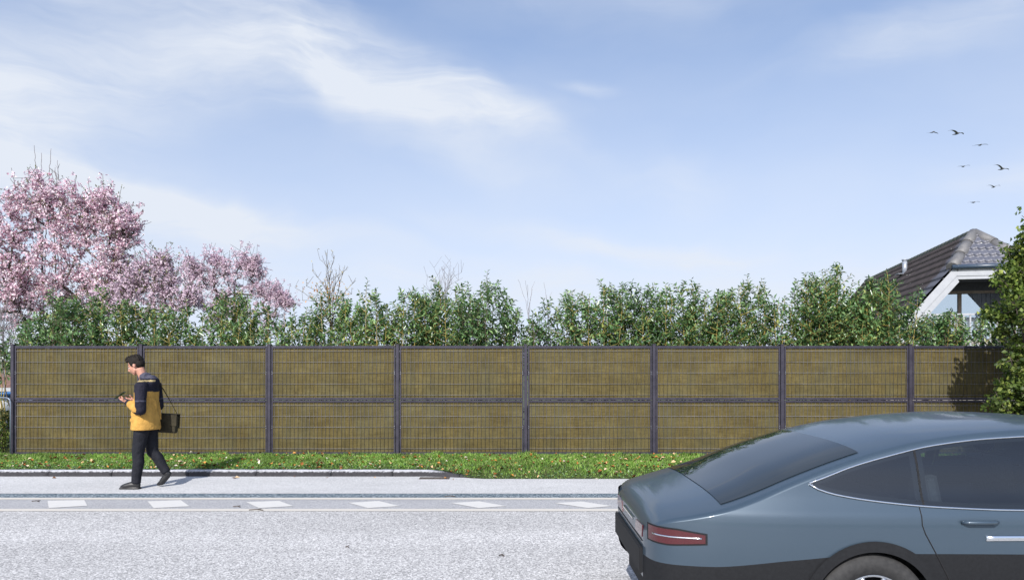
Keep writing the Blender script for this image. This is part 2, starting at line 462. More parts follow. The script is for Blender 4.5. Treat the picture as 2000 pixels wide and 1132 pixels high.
def leaves(name, P, D, L, Wd, m_, parent=None, rng=None, fold=0.25, droop=0.0, flat=0.0, wide=0.45, mats_idx=None, loc=(0, 0, 0)):
    """folded leaves: base P, direction D, length L, width Wd"""
    rng = rng or np.random.default_rng(1)
    P = np.asarray(P, float); D = unit(np.asarray(D, float)); n = len(P)
    L = np.broadcast_to(L, (n,)).reshape(-1, 1); Wd = np.broadcast_to(Wd, (n,)).reshape(-1, 1)
    rv = rng.normal(size=(n, 3)); rv[:, 2] += flat * 3
    nrm = unit(rv - D * np.sum(rv * D, axis=1, keepdims=True))
    S = np.cross(D, nrm)
    base = P
    mid = P + D * L * wide - nrm * Wd * fold * 0.5
    left = P + D * L * wide + S * Wd * 0.5 + nrm * Wd * fold * 0.5
    right = P + D * L * wide - S * Wd * 0.5 + nrm * Wd * fold * 0.5
    tip = P + D * L - nrm * L * droop
    V = np.stack([base, left, mid, right, tip], axis=1).reshape(-1, 3)
    o = (np.arange(n) * 5)[:, None, None]
    F = (np.array([[0, 2, 1], [0, 3, 2], [2, 4, 1], [2, 3, 4]])[None] + o).reshape(-1, 3)
    mi = None
    if mats_idx is not None: mi = np.repeat(mats_idx, 4)
    return np_mesh(name, V, F, m_, parent, midx=mi, loc=loc)

class Skeleton:
    """branches grown from a trunk toward points of a crown"""
    def __init__(self, trunk, rng):
        self.P = [np.array(p_, float) for p_ in trunk]; self.par = [-1] + list(range(len(trunk) - 1)); self.rng = rng
        self.tips = []
    def grow(self, targets, step=0.28, jit=0.05, first=1, pen=0.0):
        base = self.P[first]
        order = sorted(targets, key=lambda t: np.linalg.norm(np.array(t) - base))
        for t in order:
            t = np.array(t, float)
            A = np.array(self.P[first:])
            d = np.linalg.norm(A - t, axis=1) + np.maximum(0, (A[:, 2] - t[2])) * 1.2 + pen * self.rng.random(len(A))
            i = int(np.argmin(d)) + first
            p0 = self.P[i]; dist = np.linalg.norm(t - p0)
            k = max(1, int(dist / step)); prev = i
            sag = np.array([0, 0, -0.12 * dist])
            for s in range(1, k + 1):
                f = s / k
                q = p0 + (t - p0) * f + sag * math.sin(math.pi * f) * 0.6 + (self.rng.normal(size=3) * jit if s < k else 0)
                self.P.append(q); self.par.append(prev); prev = len(self.P) - 1
            self.tips.append(prev)
    def radii(self, tip=0.006, expo=2.4, rmax=None):
        n = len(self.P); w = np.zeros(n); ch = [[] for _ in range(n)]
        for i, p_ in enumerate(self.par):
            if p_ >= 0: ch[p_].append(i)
        for i in range(n - 1, -1, -1):
            w[i] = (sum(w[c] ** expo for c in ch[i]) ** (1 / expo)) if ch[i] else tip
            if ch[i]: w[i] += tip * 0.06
        if rmax: w = np.minimum(w, rmax)
        self.R = w
        return w
    def mesh(self, name, m_, parent, n=5, loc=(0, 0, 0)):
        P = np.array(self.P); Rr = self.R; idx = [i for i in range(len(P)) if self.par[i] >= 0]
        a = P[[self.par[i] for i in idx]]; b_ = P[idx]; rb = Rr[idx]; ra = np.minimum(Rr[[self.par[i] for i in idx]], rb * 1.5)
        t = unit(b_ - a); h = np.where(np.abs(t[:, 2:3]) > 0.9, np.array([[1.0, 0, 0]]), np.array([[0, 0, 1.0]]))
        u = unit(np.cross(t, h)); w = np.cross(t, u)
        ang = np.arange(n) * 2 * math.pi / n
        ring = lambda c, r: c[:, None] + (np.cos(ang)[None, :, None] * u[:, None] + np.sin(ang)[None, :, None] * w[:, None]) * r[:, None, None]
        V = np.concatenate([ring(a - t * (ra[:, None] * 0.3), ra), ring(b_ + t * (rb[:, None] * 0.3), rb)], axis=1).reshape(-1, 3)
        o = (np.arange(len(idx)) * 2 * n)[:, None, None]
        q = np.array([[k, (k + 1) % n, n + (k + 1) % n, n + k] for k in range(n)])
        return np_mesh(name, V, (q[None] + o).reshape(-1, 4), m_, parent, smooth=True, loc=loc)

def at(px, py, depth):
    s = 1400 / depth
    return ((px - 1000) / s, depth, EYE - (py - 702) / s)

# ============================================================ SETTING
def sheet(name, x0, x1, y0, y1, z, m_):
    b_ = MB(); b_.poly([(x0, y0, z), (x1, y0, z), (x1, y1, z), (x0, y1, z)])
    return tag(b_.build(name, m_, fix=False), kind='structure')

sheet('ground', -600, 600, -600, 900, -0.06, M['lawn'])
sheet('road', -80, 80, -9, 8.40, 0.0, M['road_asphalt'])
sheet('lane_strip', -80, 80, 8.401, 9.09, 0.0, M['lane_asphalt'])
sheet('asphalt_joint', -80, 80, 9.091, 9.345, 0.0, M['joint_chippings'])
sheet('footway', -80, 80, 9.346, 10.95, 0.003, M['footway_asphalt'])
def edge_y(x):
    t = min(max((x + 1.35) / 1.0, 0), 1); t = t * t * (3 - 2 * t)
    return 10.86 - 0.36 * t
def edge_z(x):
    t = min(max((x + 1.4) / 1.0, 0), 1); t = t * t * (3 - 2 * t)
    return 0.082 - 0.075 * t
def verge_z(x, y):
    e = edge_y(x); z0 = edge_z(x)
    t = min(max((y - e) / 0.7, 0), 1); t = t * t * (3 - 2 * t)
    return z0 + (0.095 - z0) * t
b_ = MB()
b_.grid(lambda u, v: (lambda x: (x, edge_y(x) - 0.01 + v * (14.0 - edge_y(x)), verge_z(x, edge_y(x) - 0.01 + v * (14.0 - edge_y(x)))))(-80 + 160 * u), 800, 24)
tag(b_.build('verge_ground', M['soil'], fix=False), kind='structure')
sheet('garden_ground', -80, 80, 14.0, 120, 0.095, M['lawn'])

# rough stone kerb, a metre to each stone, sinking into the grass at its end
rk = random.Random(4)
b_ = MB(); x = -30.0
while x < -0.5:
    x2 = min(x + rk.uniform(0.9, 1.15), -0.38)
    n0 = len(b_.v); nseg = 14
    prof = [(-0.005, -0.05), (0.0, 0.045), (0.012, 0.075), (0.035, 0.09), (0.14, 0.09), (0.15, 0.0)]
    off = rk.uniform(-0.004, 0.004)
    for i in range(nseg + 1):
        xx = x + 0.004 + (x2 - x - 0.008) * i / nseg
        t = min(max((xx + 1.35) / 1.0, 0), 1); t = t * t * (3 - 2 * t)
        for (dy, z) in prof:
            w = 0.010 * (rk.random() - .5) if z > 0.04 else 0
            b_.v.append((xx, 10.71 + dy - 0.17 * t + off + w, z - 0.080 * t + w * 0.6))
    k = len(prof)
    for i in range(nseg):
        for j in range(k - 1):
            a = n0 + i * k + j
            b_.face((a, a + k, a + k + 1, a + 1), True)
    b_.face(tuple(n0 + j for j in range(k))); b_.face(tuple(n0 + nseg * k + j for j in reversed(range(k))))
    x = x2
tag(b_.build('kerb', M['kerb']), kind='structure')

# painted lines and slanted markings, 4 mm above the asphalt
b_ = MB()
def strip(y0, y1):
    n = 160
    for i in range(n):
        x0, x1 = -60 + 120 * i / n, -60 + 120 * (i + 1) / n
        b_.poly([(x0, y0, .004), (x1, y0, .004), (x1, y1, .004), (x0, y1, .004)])
strip(8.945, 9.055); strip(8.262, 8.385)
tag(b_.build('edge_lines', M['line_paint'], fix=False), kind='structure')
def rd(px, py):
    d = 1400 * EYE / (py - 702); return ((px - 1000) * d / 1400, d, 0.0045)
marks = [[(92.8, 977.7), (164.6, 975.9), (171, 987.3), (95.4, 991.9)], [(288.3, 978.7), (353.2, 976.2), (370, 988.5), (300.3, 991.9)],
         [(481, 980.2), (545, 977.8), (572.5, 988), (506, 991.9)], [(680, 981.5), (740, 978), (780, 988), (718.8, 991.9)],
         [(880, 982), (936, 978.6), (988.8, 988), (935, 991.9)], [(1082, 982), (1136, 979), (1196, 988), (1148, 991.9)]]
dxm = 1.13
for i in range(1, 6): marks.append(None)
b_ = MB(); last = [rd(*p_) for p_ in marks[5]]
for i, q in enumerate(marks):
    pts = [rd(*p_) for p_ in q] if q else [(p_[0] + (i - 5) * 1.20, p_[1], p_[2]) for p_ in last]
    b_.poly(pts)
first = [rd(*p_) for p_ in marks[0]]
for i in range(1, 5): b_.poly([(p_[0] - i * 1.2, p_[1], p_[2]) for p_ in first])
tag(b_.build('road_markings', M['marking_paint'], fix=False), kind='structure')

# ------------------------------------------------------------ gully grate at the kerb foot
M['cast_iron'] = noisy('cast_iron', (0.035, 0.03, 0.028), (0.11, 0.09, 0.075), 30, 0.7)
b_ = MB()
gx0, gx1, gy0, gy1 = -1.36, -0.92, 10.46, 10.62
b_.box(gx0, gx1, gy0, gy0 + .02, 0.0, .009); b_.box(gx0, gx1, gy1 - .02, gy1, 0.0, .009)
for i in range(10):
    xx = gx0 + (gx1 - gx0 - .02) * i / 9
    b_.box(xx, xx + .02, gy0 + .02, gy1 - .02, 0.0, .008)
b_.box(gx0 + .02, gx1 - .02, gy0 + .02, gy1 - .02, 0.0, 0.0035)
tag(b_.build('drain_grate', M['cast_iron']), 'small rusty drain grate flat in the footway below the end of the kerb', 'drain grate')

# ------------------------------------------------------------ grass, weeds, fallen leaves
rng = np.random.default_rng(7)
def verge_points(n, x0=-13, x1=14, y1=12.52, fn=None):
    xs = rng.uniform(x0, x1, n); ey = np.array([edge_y(a) for a in xs])
    ys = ey - 0.02 + rng.random(n) * (y1 - ey + .02)
    zs = np.array([verge_z(a, b_) for a, b_ in zip(xs, ys)])
    return np.stack([xs, ys, zs], 1)
def blades(name, P, H, Wd, m_, lean=0.45):
    n = len(P); a = rng.uniform(0, 2 * math.pi, n); S = np.stack([np.cos(a), np.sin(a), 0 * a], 1)
    ln = rng.normal(size=(n, 3)) * lean; ln[:, 2] = 0
    up = np.array([0, 0, 1.0])
    H = H[:, None]; Wd = Wd[:, None]
    m1 = P + up * H * .55 + ln * H * .35; tip = P + up * H * .92 + ln * H
    V = np.stack([P - S * Wd * .5, P + S * Wd * .5, m1 - S * Wd * .4, m1 + S * Wd * .4, tip], 1).reshape(-1, 3)
    o = (np.arange(n) * 5)[:, None, None]
    F = (np.array([[0, 1, 3], [0, 3, 2], [2, 3, 4]])[None] + o).reshape(-1, 3)
    return np_mesh(name, V, F, m_)
P = verge_points(150000)
# tufts: height follows a few smooth waves, taller against the fence
hh = 0.024 + 0.016 * np.sin(P[:, 0] * 5.1 + np.sin(P[:, 1] * 7) * 1.7) * np.sin(P[:, 1] * 6.3 + P[:, 0] * 1.7) + rng.random(len(P)) * 0.024
near = np.clip((P[:, 1] - 12.25) / 0.25, 0, 1) * (np.sin(P[:, 0] * 3.3) * 0.5 + 0.6)
tuft = np.clip(np.sin(P[:, 0] * 2.3 + 1) * np.sin(P[:, 0] * 5.9) * 2 - .7, 0, 1)
hh += near * rng.random(len(P)) * (0.010 + 0.085 * tuft)
frontf = np.clip((P[:, 1] - np.array([edge_y(a) for a in P[:, 0]])) / 0.35, 0.15, 1); hh = np.maximum(hh * (0.35 + 0.65 * frontf), 0.012)
keep = rng.random(len(P)) < (0.45 + 0.55 * frontf)
P, hh = P[keep], hh[keep]
tag(blades('grass', P, hh, rng.uniform(0.006, 0.013, len(P)), M['grass_blade']), 'bright green mown grass on the verge in front of the fence', 'grass', kind='stuff')
P = verge_points(15000); D = rng.normal(size=(len(P), 3)); D[:, 2] = np.abs(D[:, 2]) * .35 + .1
fr = P[:, 1] < np.array([edge_y(a) for a in P[:, 0]]) + rng.random(len(P)) * 1.0
P, D = P[fr], D[fr]; P[:, 2] += rng.uniform(0.0, 0.03, len(P))
tag(leaves('verge_weeds', P, D, rng.uniform(.02, .055, len(P)), rng.uniform(.014, .035, len(P)), M['weed_leaf'], rng=rng, flat=1), 'small broad weeds low in the front edge of the grass', 'weeds', kind='stuff')
P = verge_points(1700); P[:, 2] += rng.uniform(0.02, 0.045, len(P))
fr = rng.random(len(P)) < np.clip(1.25 - (P[:, 1] - 10.6) / 1.9, 0.3, 1)
P = P[fr]
Pf = np.stack([rng.uniform(-12, 12, 40), rng.uniform(10.4, 10.7, 40), np.full(40, .012)], 1)
P = np.concatenate([P, Pf]); D = rng.normal(size=(len(P), 3)); D[:, 2] *= .25
tag(leaves('fallen_leaves', P, D, rng.uniform(.03, .085, len(P)), rng.uniform(.025, .06, len(P)), M['dead_leaf'], rng=rng, flat=1, fold=.5, droop=.1), 'dry brown and pale fallen leaves scattered over the verge', 'fallen leaves', kind='stuff')
# bits on the lane strip
b_ = MB()
for (px, py, l) in ((62, 979.5, .10), (868, 970, .14), (486, 996.5, .17), (455, 990, .09), (675, 1069, .03), (974, 1086, .05)):
    x_, y_, z_ = rd(px, py)
    b_.tube([(x_, y_, .010), (x_ + l * .5, y_ + .015, .014), (x_ + l, y_ - .01, .009)], .005, 5)
    b_.tube([(x_ + l * .5, y_ + .015, .014), (x_ + l * .75, y_ + .05, .012)], .003, 5)
tag(b_.build('twig_litter', M['bark']), 'small dark twigs lying on the cycle lane and road', 'twigs', kind='stuff')

# ============================================================ FENCE
FY = 12.5
SP = 1400 / FY
PX0, PITCH = 26.0, 250.2
fence = empty('noise_fence', ((PX0 - 1000) / SP, FY, 0.095))
tag(fence, 'long anthracite steel fence with olive fibre boards behind wire mesh', 'fence')
ox = fence.location.x
pitch = PITCH / SP
NB = 9
def fz(py): return EYE - (py - 702) / SP - 0.095     # local height
Zt = fz(675); Zm1, Zm0 = fz(776), fz(785); Zb = 0.0
post_me = None
PW = 0.028
for i in range(NB + 1):
    if post_me is None:
        b_ = MB()
        b_.box(-PW, PW, -0.035, 0.035, -0.25, fz(673), bev=0.004)
        b_.box(-PW - .004, PW + .004, -0.04, 0.04, fz(673) + .0005, fz(671.6))
        o = b_.build('post', M['fence_steel'], fence); post_me = o.data
    else:
        o = link_mesh('post', post_me, fence)
    o.location = (i * pitch, 0, 0)
def make_panel(z0, z1, lines, top):
    f = MB(); t = 0.040 if top else 0.036; t2 = 0.046 if top else 0.036; t = t if top else 0.05; xl = PW + 0.010; xr = pitch - PW - 0.010
    hy = 0.022
    f.box(xl, xl + .028, -hy, hy, z0, z1, bev=.003); f.box(xr - .028, xr, -hy, hy, z0, z1, bev=.003)
    f.box(xl + .028, xr - .028, -hy - .010, hy, z1 - t2, z1 - .0005, bev=.006); f.box(xl + .028, xr - .028, -hy - .010, hy, z0 + .0005, z0 + t, bev=.006)
    # fixing lugs to the posts
    zc = (z0 + z1) / 2 + (.0)
    for xx in (PW + .0005, xr + .0005):
        f.box(xx, xx + .011, -.004, .004, zc - .05, zc + .05)
    inf = MB(); nx = 60
    inf.box(xl + .030, xr - .030, -.010, .014, z0 + t + .002, z1 - t2 - .002)
    w = MB(); rw = .0025
    n = 31; a0, a1 = xl + .034 + .022, xr - .034 - .022
    for k in range(n):
        xx = a0 + (a1 - a0) * k / (n - 1)
        xx += 0.004 * math.sin(k * 2.7 + z0)
        w.tube([(xx, -.026, z0 + t * .5), (xx + .002 * math.sin(k), -.026, z1 - t * .5)], rw, 5, smooth=True)
    w.cur = 1
    for z in lines:
        for yy in (-.0304, -.0216):
            w.tube([(a0 - .03, yy, z), ((a0 + a1) / 2, yy, z - .002), (a1 + .03, yy, z)], .0020, 6, up=(0, 0, 1))
    bos = []; zl = lines[2]
    for xx in (xl + .014, xr - .014):
        for dz in (-.016, .016):
            bo = MB(); bo.tube([(xx, -.0225, zl + dz), (xx, -.030, zl + dz)], [.0065, .0055], 8, up=(0, 0, 1)); bos.append(bo)
    return f, inf, w, bos
lines_u = [fz(y) for y in (685.5, 706.5, 727.5, 749, 770.5)]
lines_l = [fz(y) for y in (791, 812, 833, 854, 875)]
meshes = {}
for key, (z0, z1, ls) in {'u': (fz(780.5), Zt, lines_u), 'l': (Zb - .008, fz(781.3), lines_l)}.items():
    meshes[key] = (z0, z1, ls)
for i in range(NB):
    for key in ('u', 'l'):
        z0, z1, ls = meshes[key]
        if i == 0:
            f, inf, w, bo = make_panel(z0, z1, ls, key == 'u')
            fo = f.build('mesh_panel', M['fence_steel'], fence)
            kids = [inf.build('fibre_board', M['board'], fo), w.build('wire_mesh', [M['wire'], M['wire_light']], fo)] + [q.build('bolt', M['zinc'], fo) for q in bo]
            meshes[key + 'o'] = (fo, kids)
        else:
            fo0, kids0 = meshes[key + 'o']
            fo = fo0.copy(); COL.objects.link(fo); fo.parent = fence
            for k_ in kids0:
                c = k_.copy(); COL.objects.link(c); c.parent = fo
        fo.location = (i * pitch, 0, 0)

# thin tubular rail standing left of the first post
M['rail_steel'] = mat('rail_steel', (0.20, 0.24, 0.30), 0.35, 0.4)[0]
b_ = MB()
rx = at(20.5, 700, 12.42)[0]
b_.tube([(rx, 12.42, .05), (rx, 12.42, 1.02), (rx - .012, 12.42, 1.05), (rx - .03, 12.42, 1.07), (rx - .08, 12.44, 1.085), (rx - .9, 12.8, 1.1)], .011, 8)
tag(b_.build('handrail', M['rail_steel']), 'thin blue-grey tubular rail beside the left end of the fence', 'handrail')

# ============================================================ VEGETATION
def laurel(px, top, hw, depth, seed, label, dens_=1.0, stems=8, zlow=1.25, ylw=0.0):
    rg = random.Random(seed); rgn = np.random.default_rng(seed)
    s = 1400 / depth; top += (10 if px > 1760 else -8); hw *= 1.08
    X = (px - 1000) / s; H = EYE - (top - 702) / s - 0.095; w = hw / s
    edge = px < 20
    root = empty('laurel_shrub', (X, depth, 0.095), rg.uniform(-.2, .2))
    tag(root, label, 'shrub', 'laurel shrubs behind the fence')
    st = MB(); P = []; D = []; LL = []; zlow = 1.45 if edge else zlow
    def shoot(p0, d, ln, nl, lsz):
        pts = [Vector(p0)]
        d = Vector(d).normalized()
        for k in range(4):
            d = (d + Vector((rg.gauss(0, .10), rg.gauss(0, .10), 0.10))).normalized()
            pts.append(pts[-1] + d * ln / 4)
        st.tube(pts, [.006, .005, .004, .003, .002], 4, cap=False)
        ph = rg.uniform(0, 6.28)
        for k in range(nl):
            f = 0.12 + 0.88 * (k + rg.random() * .6) / nl
            q = f * 4; i = min(int(q), 3); p_ = pts[i].lerp(pts[i + 1], min(q - i, 1))
            t = (pts[i + 1] - pts[i]).normalized()
            ph += 2.4 + rg.gauss(0, .3)
            u = t.orthogonal().normalized(); v = t.cross(u)
            out = u * math.cos(ph) + v * math.sin(ph)
            dd = (out * rg.uniform(.75, 1.15) + t * rg.uniform(.15, .9) * (0.5 + f))
            dd.z -= 0.22
            P.append(p_); D.append(dd); LL.append(lsz * rg.uniform(.7, 1.15) * (1.05 - .3 * f))
    stems = int(stems * 1.7)
    for k in range(stems):
        fx = (k + .5) / stems * 2 - 1 + rg.uniform(-.15, .15)
        tx = fx * w * 1.3; ty = rg.uniform(-.36, .40)
        th = H * (1 - 0.13 * abs(fx) ** 2.5) * (1 - rg.random() ** 1.6 * .22) - .10
        base = Vector((tx * .35, ty * .4, 0)); tip = Vector((tx, ty, th))
        mid = base.lerp(tip, .5) + Vector((tx * .25 + rg.gauss(0, .06), ty * .3, 0))
        pts = []
        for j in range(9):
            f = j / 8
            p_ = base.lerp(mid, f).lerp(mid.lerp(tip, f), f) + Vector((rg.gauss(0, .014), rg.gauss(0, .014), 0)); pts.append(p_)
        st.tube(pts, [.015 - .012 * j / 8 for j in range(9)], 5, cap=False)
        z = zlow
        while z < th - .02:
            f = z / th; q = f * 8; i = min(int(q), 7); p_ = pts[i].lerp(pts[i + 1], q - i)
            a = rg.uniform(0, 6.28)
            upw = -0.05 + rg.random() * .5 + 0.8 * max(0, (f - .8) * 5)
            d = Vector((math.cos(a) * 1.1, math.sin(a) * .8 - .05, upw))
            ln = rg.uniform(.18, .44) * (1.1 - .45 * max(0, (f - .75) / .25))
            shoot(p_, d, ln, int(rg.uniform(9, 15)), .122)
            z += rg.uniform(.045, .095) / dens_
        if rg.random() < .55: shoot(pts[-1] - Vector((0, 0, .05)), (rg.gauss(0, .16), rg.gauss(0, .12), 1), rg.uniform(.14, .36), 12, .10)
    # a few bottom shoots so that the plant is not bare from the side
    for k in range(0 if edge else stems):
        shoot((rg.uniform(-w, w) * .6, rg.uniform(-.2, .2), rg.uniform(.3, 1.1)), (rg.uniform(-1, 1), rg.uniform(-1, 1), .5), .3, 9, .1)
    st.build('stem', M['laurel_stem'] if rg.random() < .6 else M['brown_stem'], root, fix=False)
    L = np.array(LL); P = np.array([tuple(p_) for p_ in P]); D = np.array([tuple(d) for d in D])
    P[:, 1] = np.maximum(P[:, 1], 12.80 - depth)      # clipped back to the fence
    leaves('foliage', P, D, L, L * rgn.uniform(.32, .46, len(L)), M['laurel_leaf'], root, rgn, fold=.32, droop=.10, flat=.7, wide=.5)
    return root

shrubs = [
    (12, 640, 30, 'small thin laurel at the left edge of the picture, left of the first fence post', .7, 4),
    (62, 618, 42, 'laurel behind the top left corner of the fence, below the biggest blossom tree', 1, 7),
    (128, 578, 48, 'tall dark laurel right behind the left half of the first fence panel', 1.05, 8),
    (205, 572, 48, 'laurel behind the right half of the first fence panel, above the walking person', 1, 8),
    (288, 585, 45, 'laurel just right of the second fence post, under the middle blossom tree', .95, 7),
    (355, 600, 40, 'low laurel behind the second fence panel with pink blossom showing above it', .8, 6),
    (436, 570, 46, 'dense round laurel behind the right half of the second fence panel', 1.1, 8),
    (515, 592, 42, 'laurel behind the third fence post, below the rightmost blossom tree', .85, 7),
    (580, 612, 32, 'low gappy laurel between the rightmost blossom tree and the bare sapling with orange leaves', .7, 5),
    (648, 578, 44, 'laurel below the bare sapling with orange leaves', 1, 8),
    (716, 572, 38, 'laurel directly left of the fourth fence post', .95, 7),
    (798, 562, 42, 'laurel directly right of the fourth fence post', 1, 8),
    (872, 552, 46, 'tall full laurel behind the fourth fence panel, in front of grey bare twigs', 1.15, 9),
    (950, 556, 42, 'tall laurel left of the dip in the hedge at the fifth fence post', 1.1, 8),
    (1022, 610, 26, 'smallest laurel, in the hedge dip right above the fifth fence post', .8, 4),
    (1094, 590, 42, 'laurel rising from the right side of the dip in the hedge', 1, 7),
    (1166, 556, 46, 'laurel with a tall leafy tip behind the fifth fence panel', 1.1, 8),
    (1240, 562, 42, 'laurel directly left of the sixth fence post', 1, 8),
    (1304, 574, 40, 'laurel directly right of the sixth fence post', 1, 8),
    (1370, 548, 46, 'broad laurel behind the middle of the sixth fence panel', 1.1, 9),
    (1450, 552, 44, 'laurel behind the right third of the sixth fence panel', 1.1, 8),
    (1528, 584, 36, 'lower gappy laurel behind the seventh fence post', .8, 6),
    (1590, 540, 40, 'laurel at the left shoulder of the tallest clump in the hedge', 1, 8),
    (1645, 524, 44, 'tallest laurel of the hedge, left of the roof', 1.1, 9),
    (1722, 552, 46, 'laurel with yellow stems in front of the dark brown roof slope', 1.1, 9),
    (1800, 590, 42, 'laurel in front of the lower end of the white bargeboard', 1.1, 8),
    (1868, 596, 40, 'laurel in front of the balcony glass', 1, 8),
    (1935, 606, 40, 'laurel between the balcony and the foreground tree', .9, 7),
    (2010, 610, 44, 'laurel hidden behind the foreground tree at the right edge', .8, 6),
]
for i, (px, top, hw, lab, dn, ns) in enumerate(shrubs):
    laurel(px, top, hw, 13.66 + 0.18 * math.sin(i * 2.3), 100 + i, lab, dn, ns)

# ------------------------------------------------------------ blossom trees
def blossom_tree(cx, cy, depth, rx, rz, ry, seed, label, petal, n_targets, per, bl, lobes, leafn, trunk_px=None, gap=None):
    rg = np.random.default_rng(seed); s = 1400 / depth
    X = (cx - 1000) / s; Zc = EYE - (cy - 702) / s - .095
    tx = 0 if trunk_px is None else (trunk_px - 1000) / s - X
    root = empty('blossom_tree', (X, depth, 0.095)); tag(root, label, 'tree', 'pink blossom trees')
    T = []
    # crown made of overlapping lobes (dx, dz, r) in metres
    while len(T) < n_targets:
        k = rg.integers(len(lobes)); dx, dz, r = lobes[k]
        q = rg.normal(size=3); q /= np.linalg.norm(q); q *= rg.random() ** (1 / 2.2)
        p_ = np.array([dx + q[0] * r, q[1] * r * ry, Zc + dz + q[2] * r])
        if p_[2] < 0.9: continue
        T.append(p_)
    tz = Zc - rz * .75
    trunk = [(tx, 0, 0), (tx + .03, 0, tz * .5), (tx, .02, tz), (tx * .7, 0, tz + rz * .35), (tx * .4, .03, tz + rz * .8), (0, 0, Zc + rz * .2)]
    sk = Skeleton(trunk, rg); sk.grow(T, .26, .035, first=1, pen=.12)
    # fine side twigs
    tips = list(sk.tips); extra = []
    for t in tips:
        for _ in range(2):
            extra.append(sk.P[t] + rg.normal(size=3) * .17 + np.array([0, 0, .06]))
    for t, q in zip(np.repeat(tips, 2), extra): sk.P.append(q); sk.par.append(t); sk.tips.append(len(sk.P) - 1)
    sk.radii(.0040, 2.9, .10)
    sk.mesh('trunk', M['bark'], root)
    P = np.array(sk.P); par = np.array(sk.par)
    cand = [i for i in range(len(P)) if sk.R[i] < .012 and par[i] >= 0]
    A = P[par[cand]]; B = P[cand]
    n = per * len(cand)
    idx = rg.integers(len(cand), size=n); f = rg.random((n, 1))
    # blossoms gather in clusters along the twigs
    ncl = n // 5
    ci = rg.integers(len(cand), size=ncl); cf = rg.random((ncl, 1)); C = A[ci] + (B[ci] - A[ci]) * cf + rg.normal(size=(ncl, 3)) * .035
    pick = rg.integers(ncl, size=n)
    Pp = C[pick] + rg.normal(size=(n, 3)) * .022
    D = rg.normal(size=(n, 3)); D[:, 2] += .35
    L = rg.uniform(.7, 1.25, n) * bl
    leaves('blossom', Pp, D, L, L * rg.uniform(.6, .95, n), petal, root, rg, fold=.5, droop=.15, wide=.6)
    if leafn:
        i2 = rg.integers(len(cand), size=leafn); Pl = B[i2] + rg.normal(size=(leafn, 3)) * .02
        Dl = rg.normal(size=(leafn, 3)) * .5; Dl[:, 2] += 1
        leaves('young_leaves', Pl, Dl, rg.uniform(.04, .08, leafn), rg.uniform(.018, .03, leafn), M['bud_leaf'], root, rg, fold=.3)
    return root

# metres at its own depth; lobes keep to the outline seen over the hedge
d1 = 16.5; k1 = d1 / 1400
def lob(c, d, lst): return [((x - c[0]) * d / 1400, -(y - c[1]) * d / 1400, r * d / 1400) for x, y, r in lst]
c1 = (105, 490)
blossom_tree(105, 490, d1, 1.9, 1.7, .75, 11, 'largest pink blossom tree, at the left edge above the fence', M['petal'], 760, 19, .055,
             lob(c1, d1, [(20, 430, 62), (75, 395, 55), (125, 410, 55), (190, 410, 48), (225, 430, 50), (30, 510, 80), (110, 500, 90), (190, 490, 75), (238, 450, 38), (60, 580, 60), (150, 570, 60), (-50, 480, 90), (-60, 570, 70), (20, 575, 60), (-120, 450, 70), (215, 540, 45)]), 2600, 110)
d2 = 15.4; c2 = (300, 555)
blossom_tree(300, 555, d2, 1.2, 1.0, .8, 12, 'middle blossom tree with thin pink flowers between the other two', M['pale_petal'], 270, 15, .050,
             lob(c2, d2, [(262, 548, 32), (298, 535, 30), (332, 555, 26), (240, 590, 42), (290, 590, 44), (342, 598, 30), (316, 515, 14), (205, 585, 32), (372, 585, 14)]), 1200, 300)
d3 = 22.0; c3 = (460, 560)
blossom_tree(460, 560, d3, 1.6, 1.1, .7, 13, 'smallest blossom tree, farthest right of the three', M['pale_petal'], 460, 14, .054,
             lob(c3, d3, [(395, 535, 26), (416, 505, 17), (440, 530, 28), (470, 510, 19), (492, 530, 22), (410, 575, 42), (462, 570, 44), (515, 565, 28), (543, 575, 20), (530, 600, 36), (560, 590, 12), (370, 520, 16), (375, 560, 28), (497, 512, 11), (440, 610, 50), (520, 625, 40)]), 0, 455)

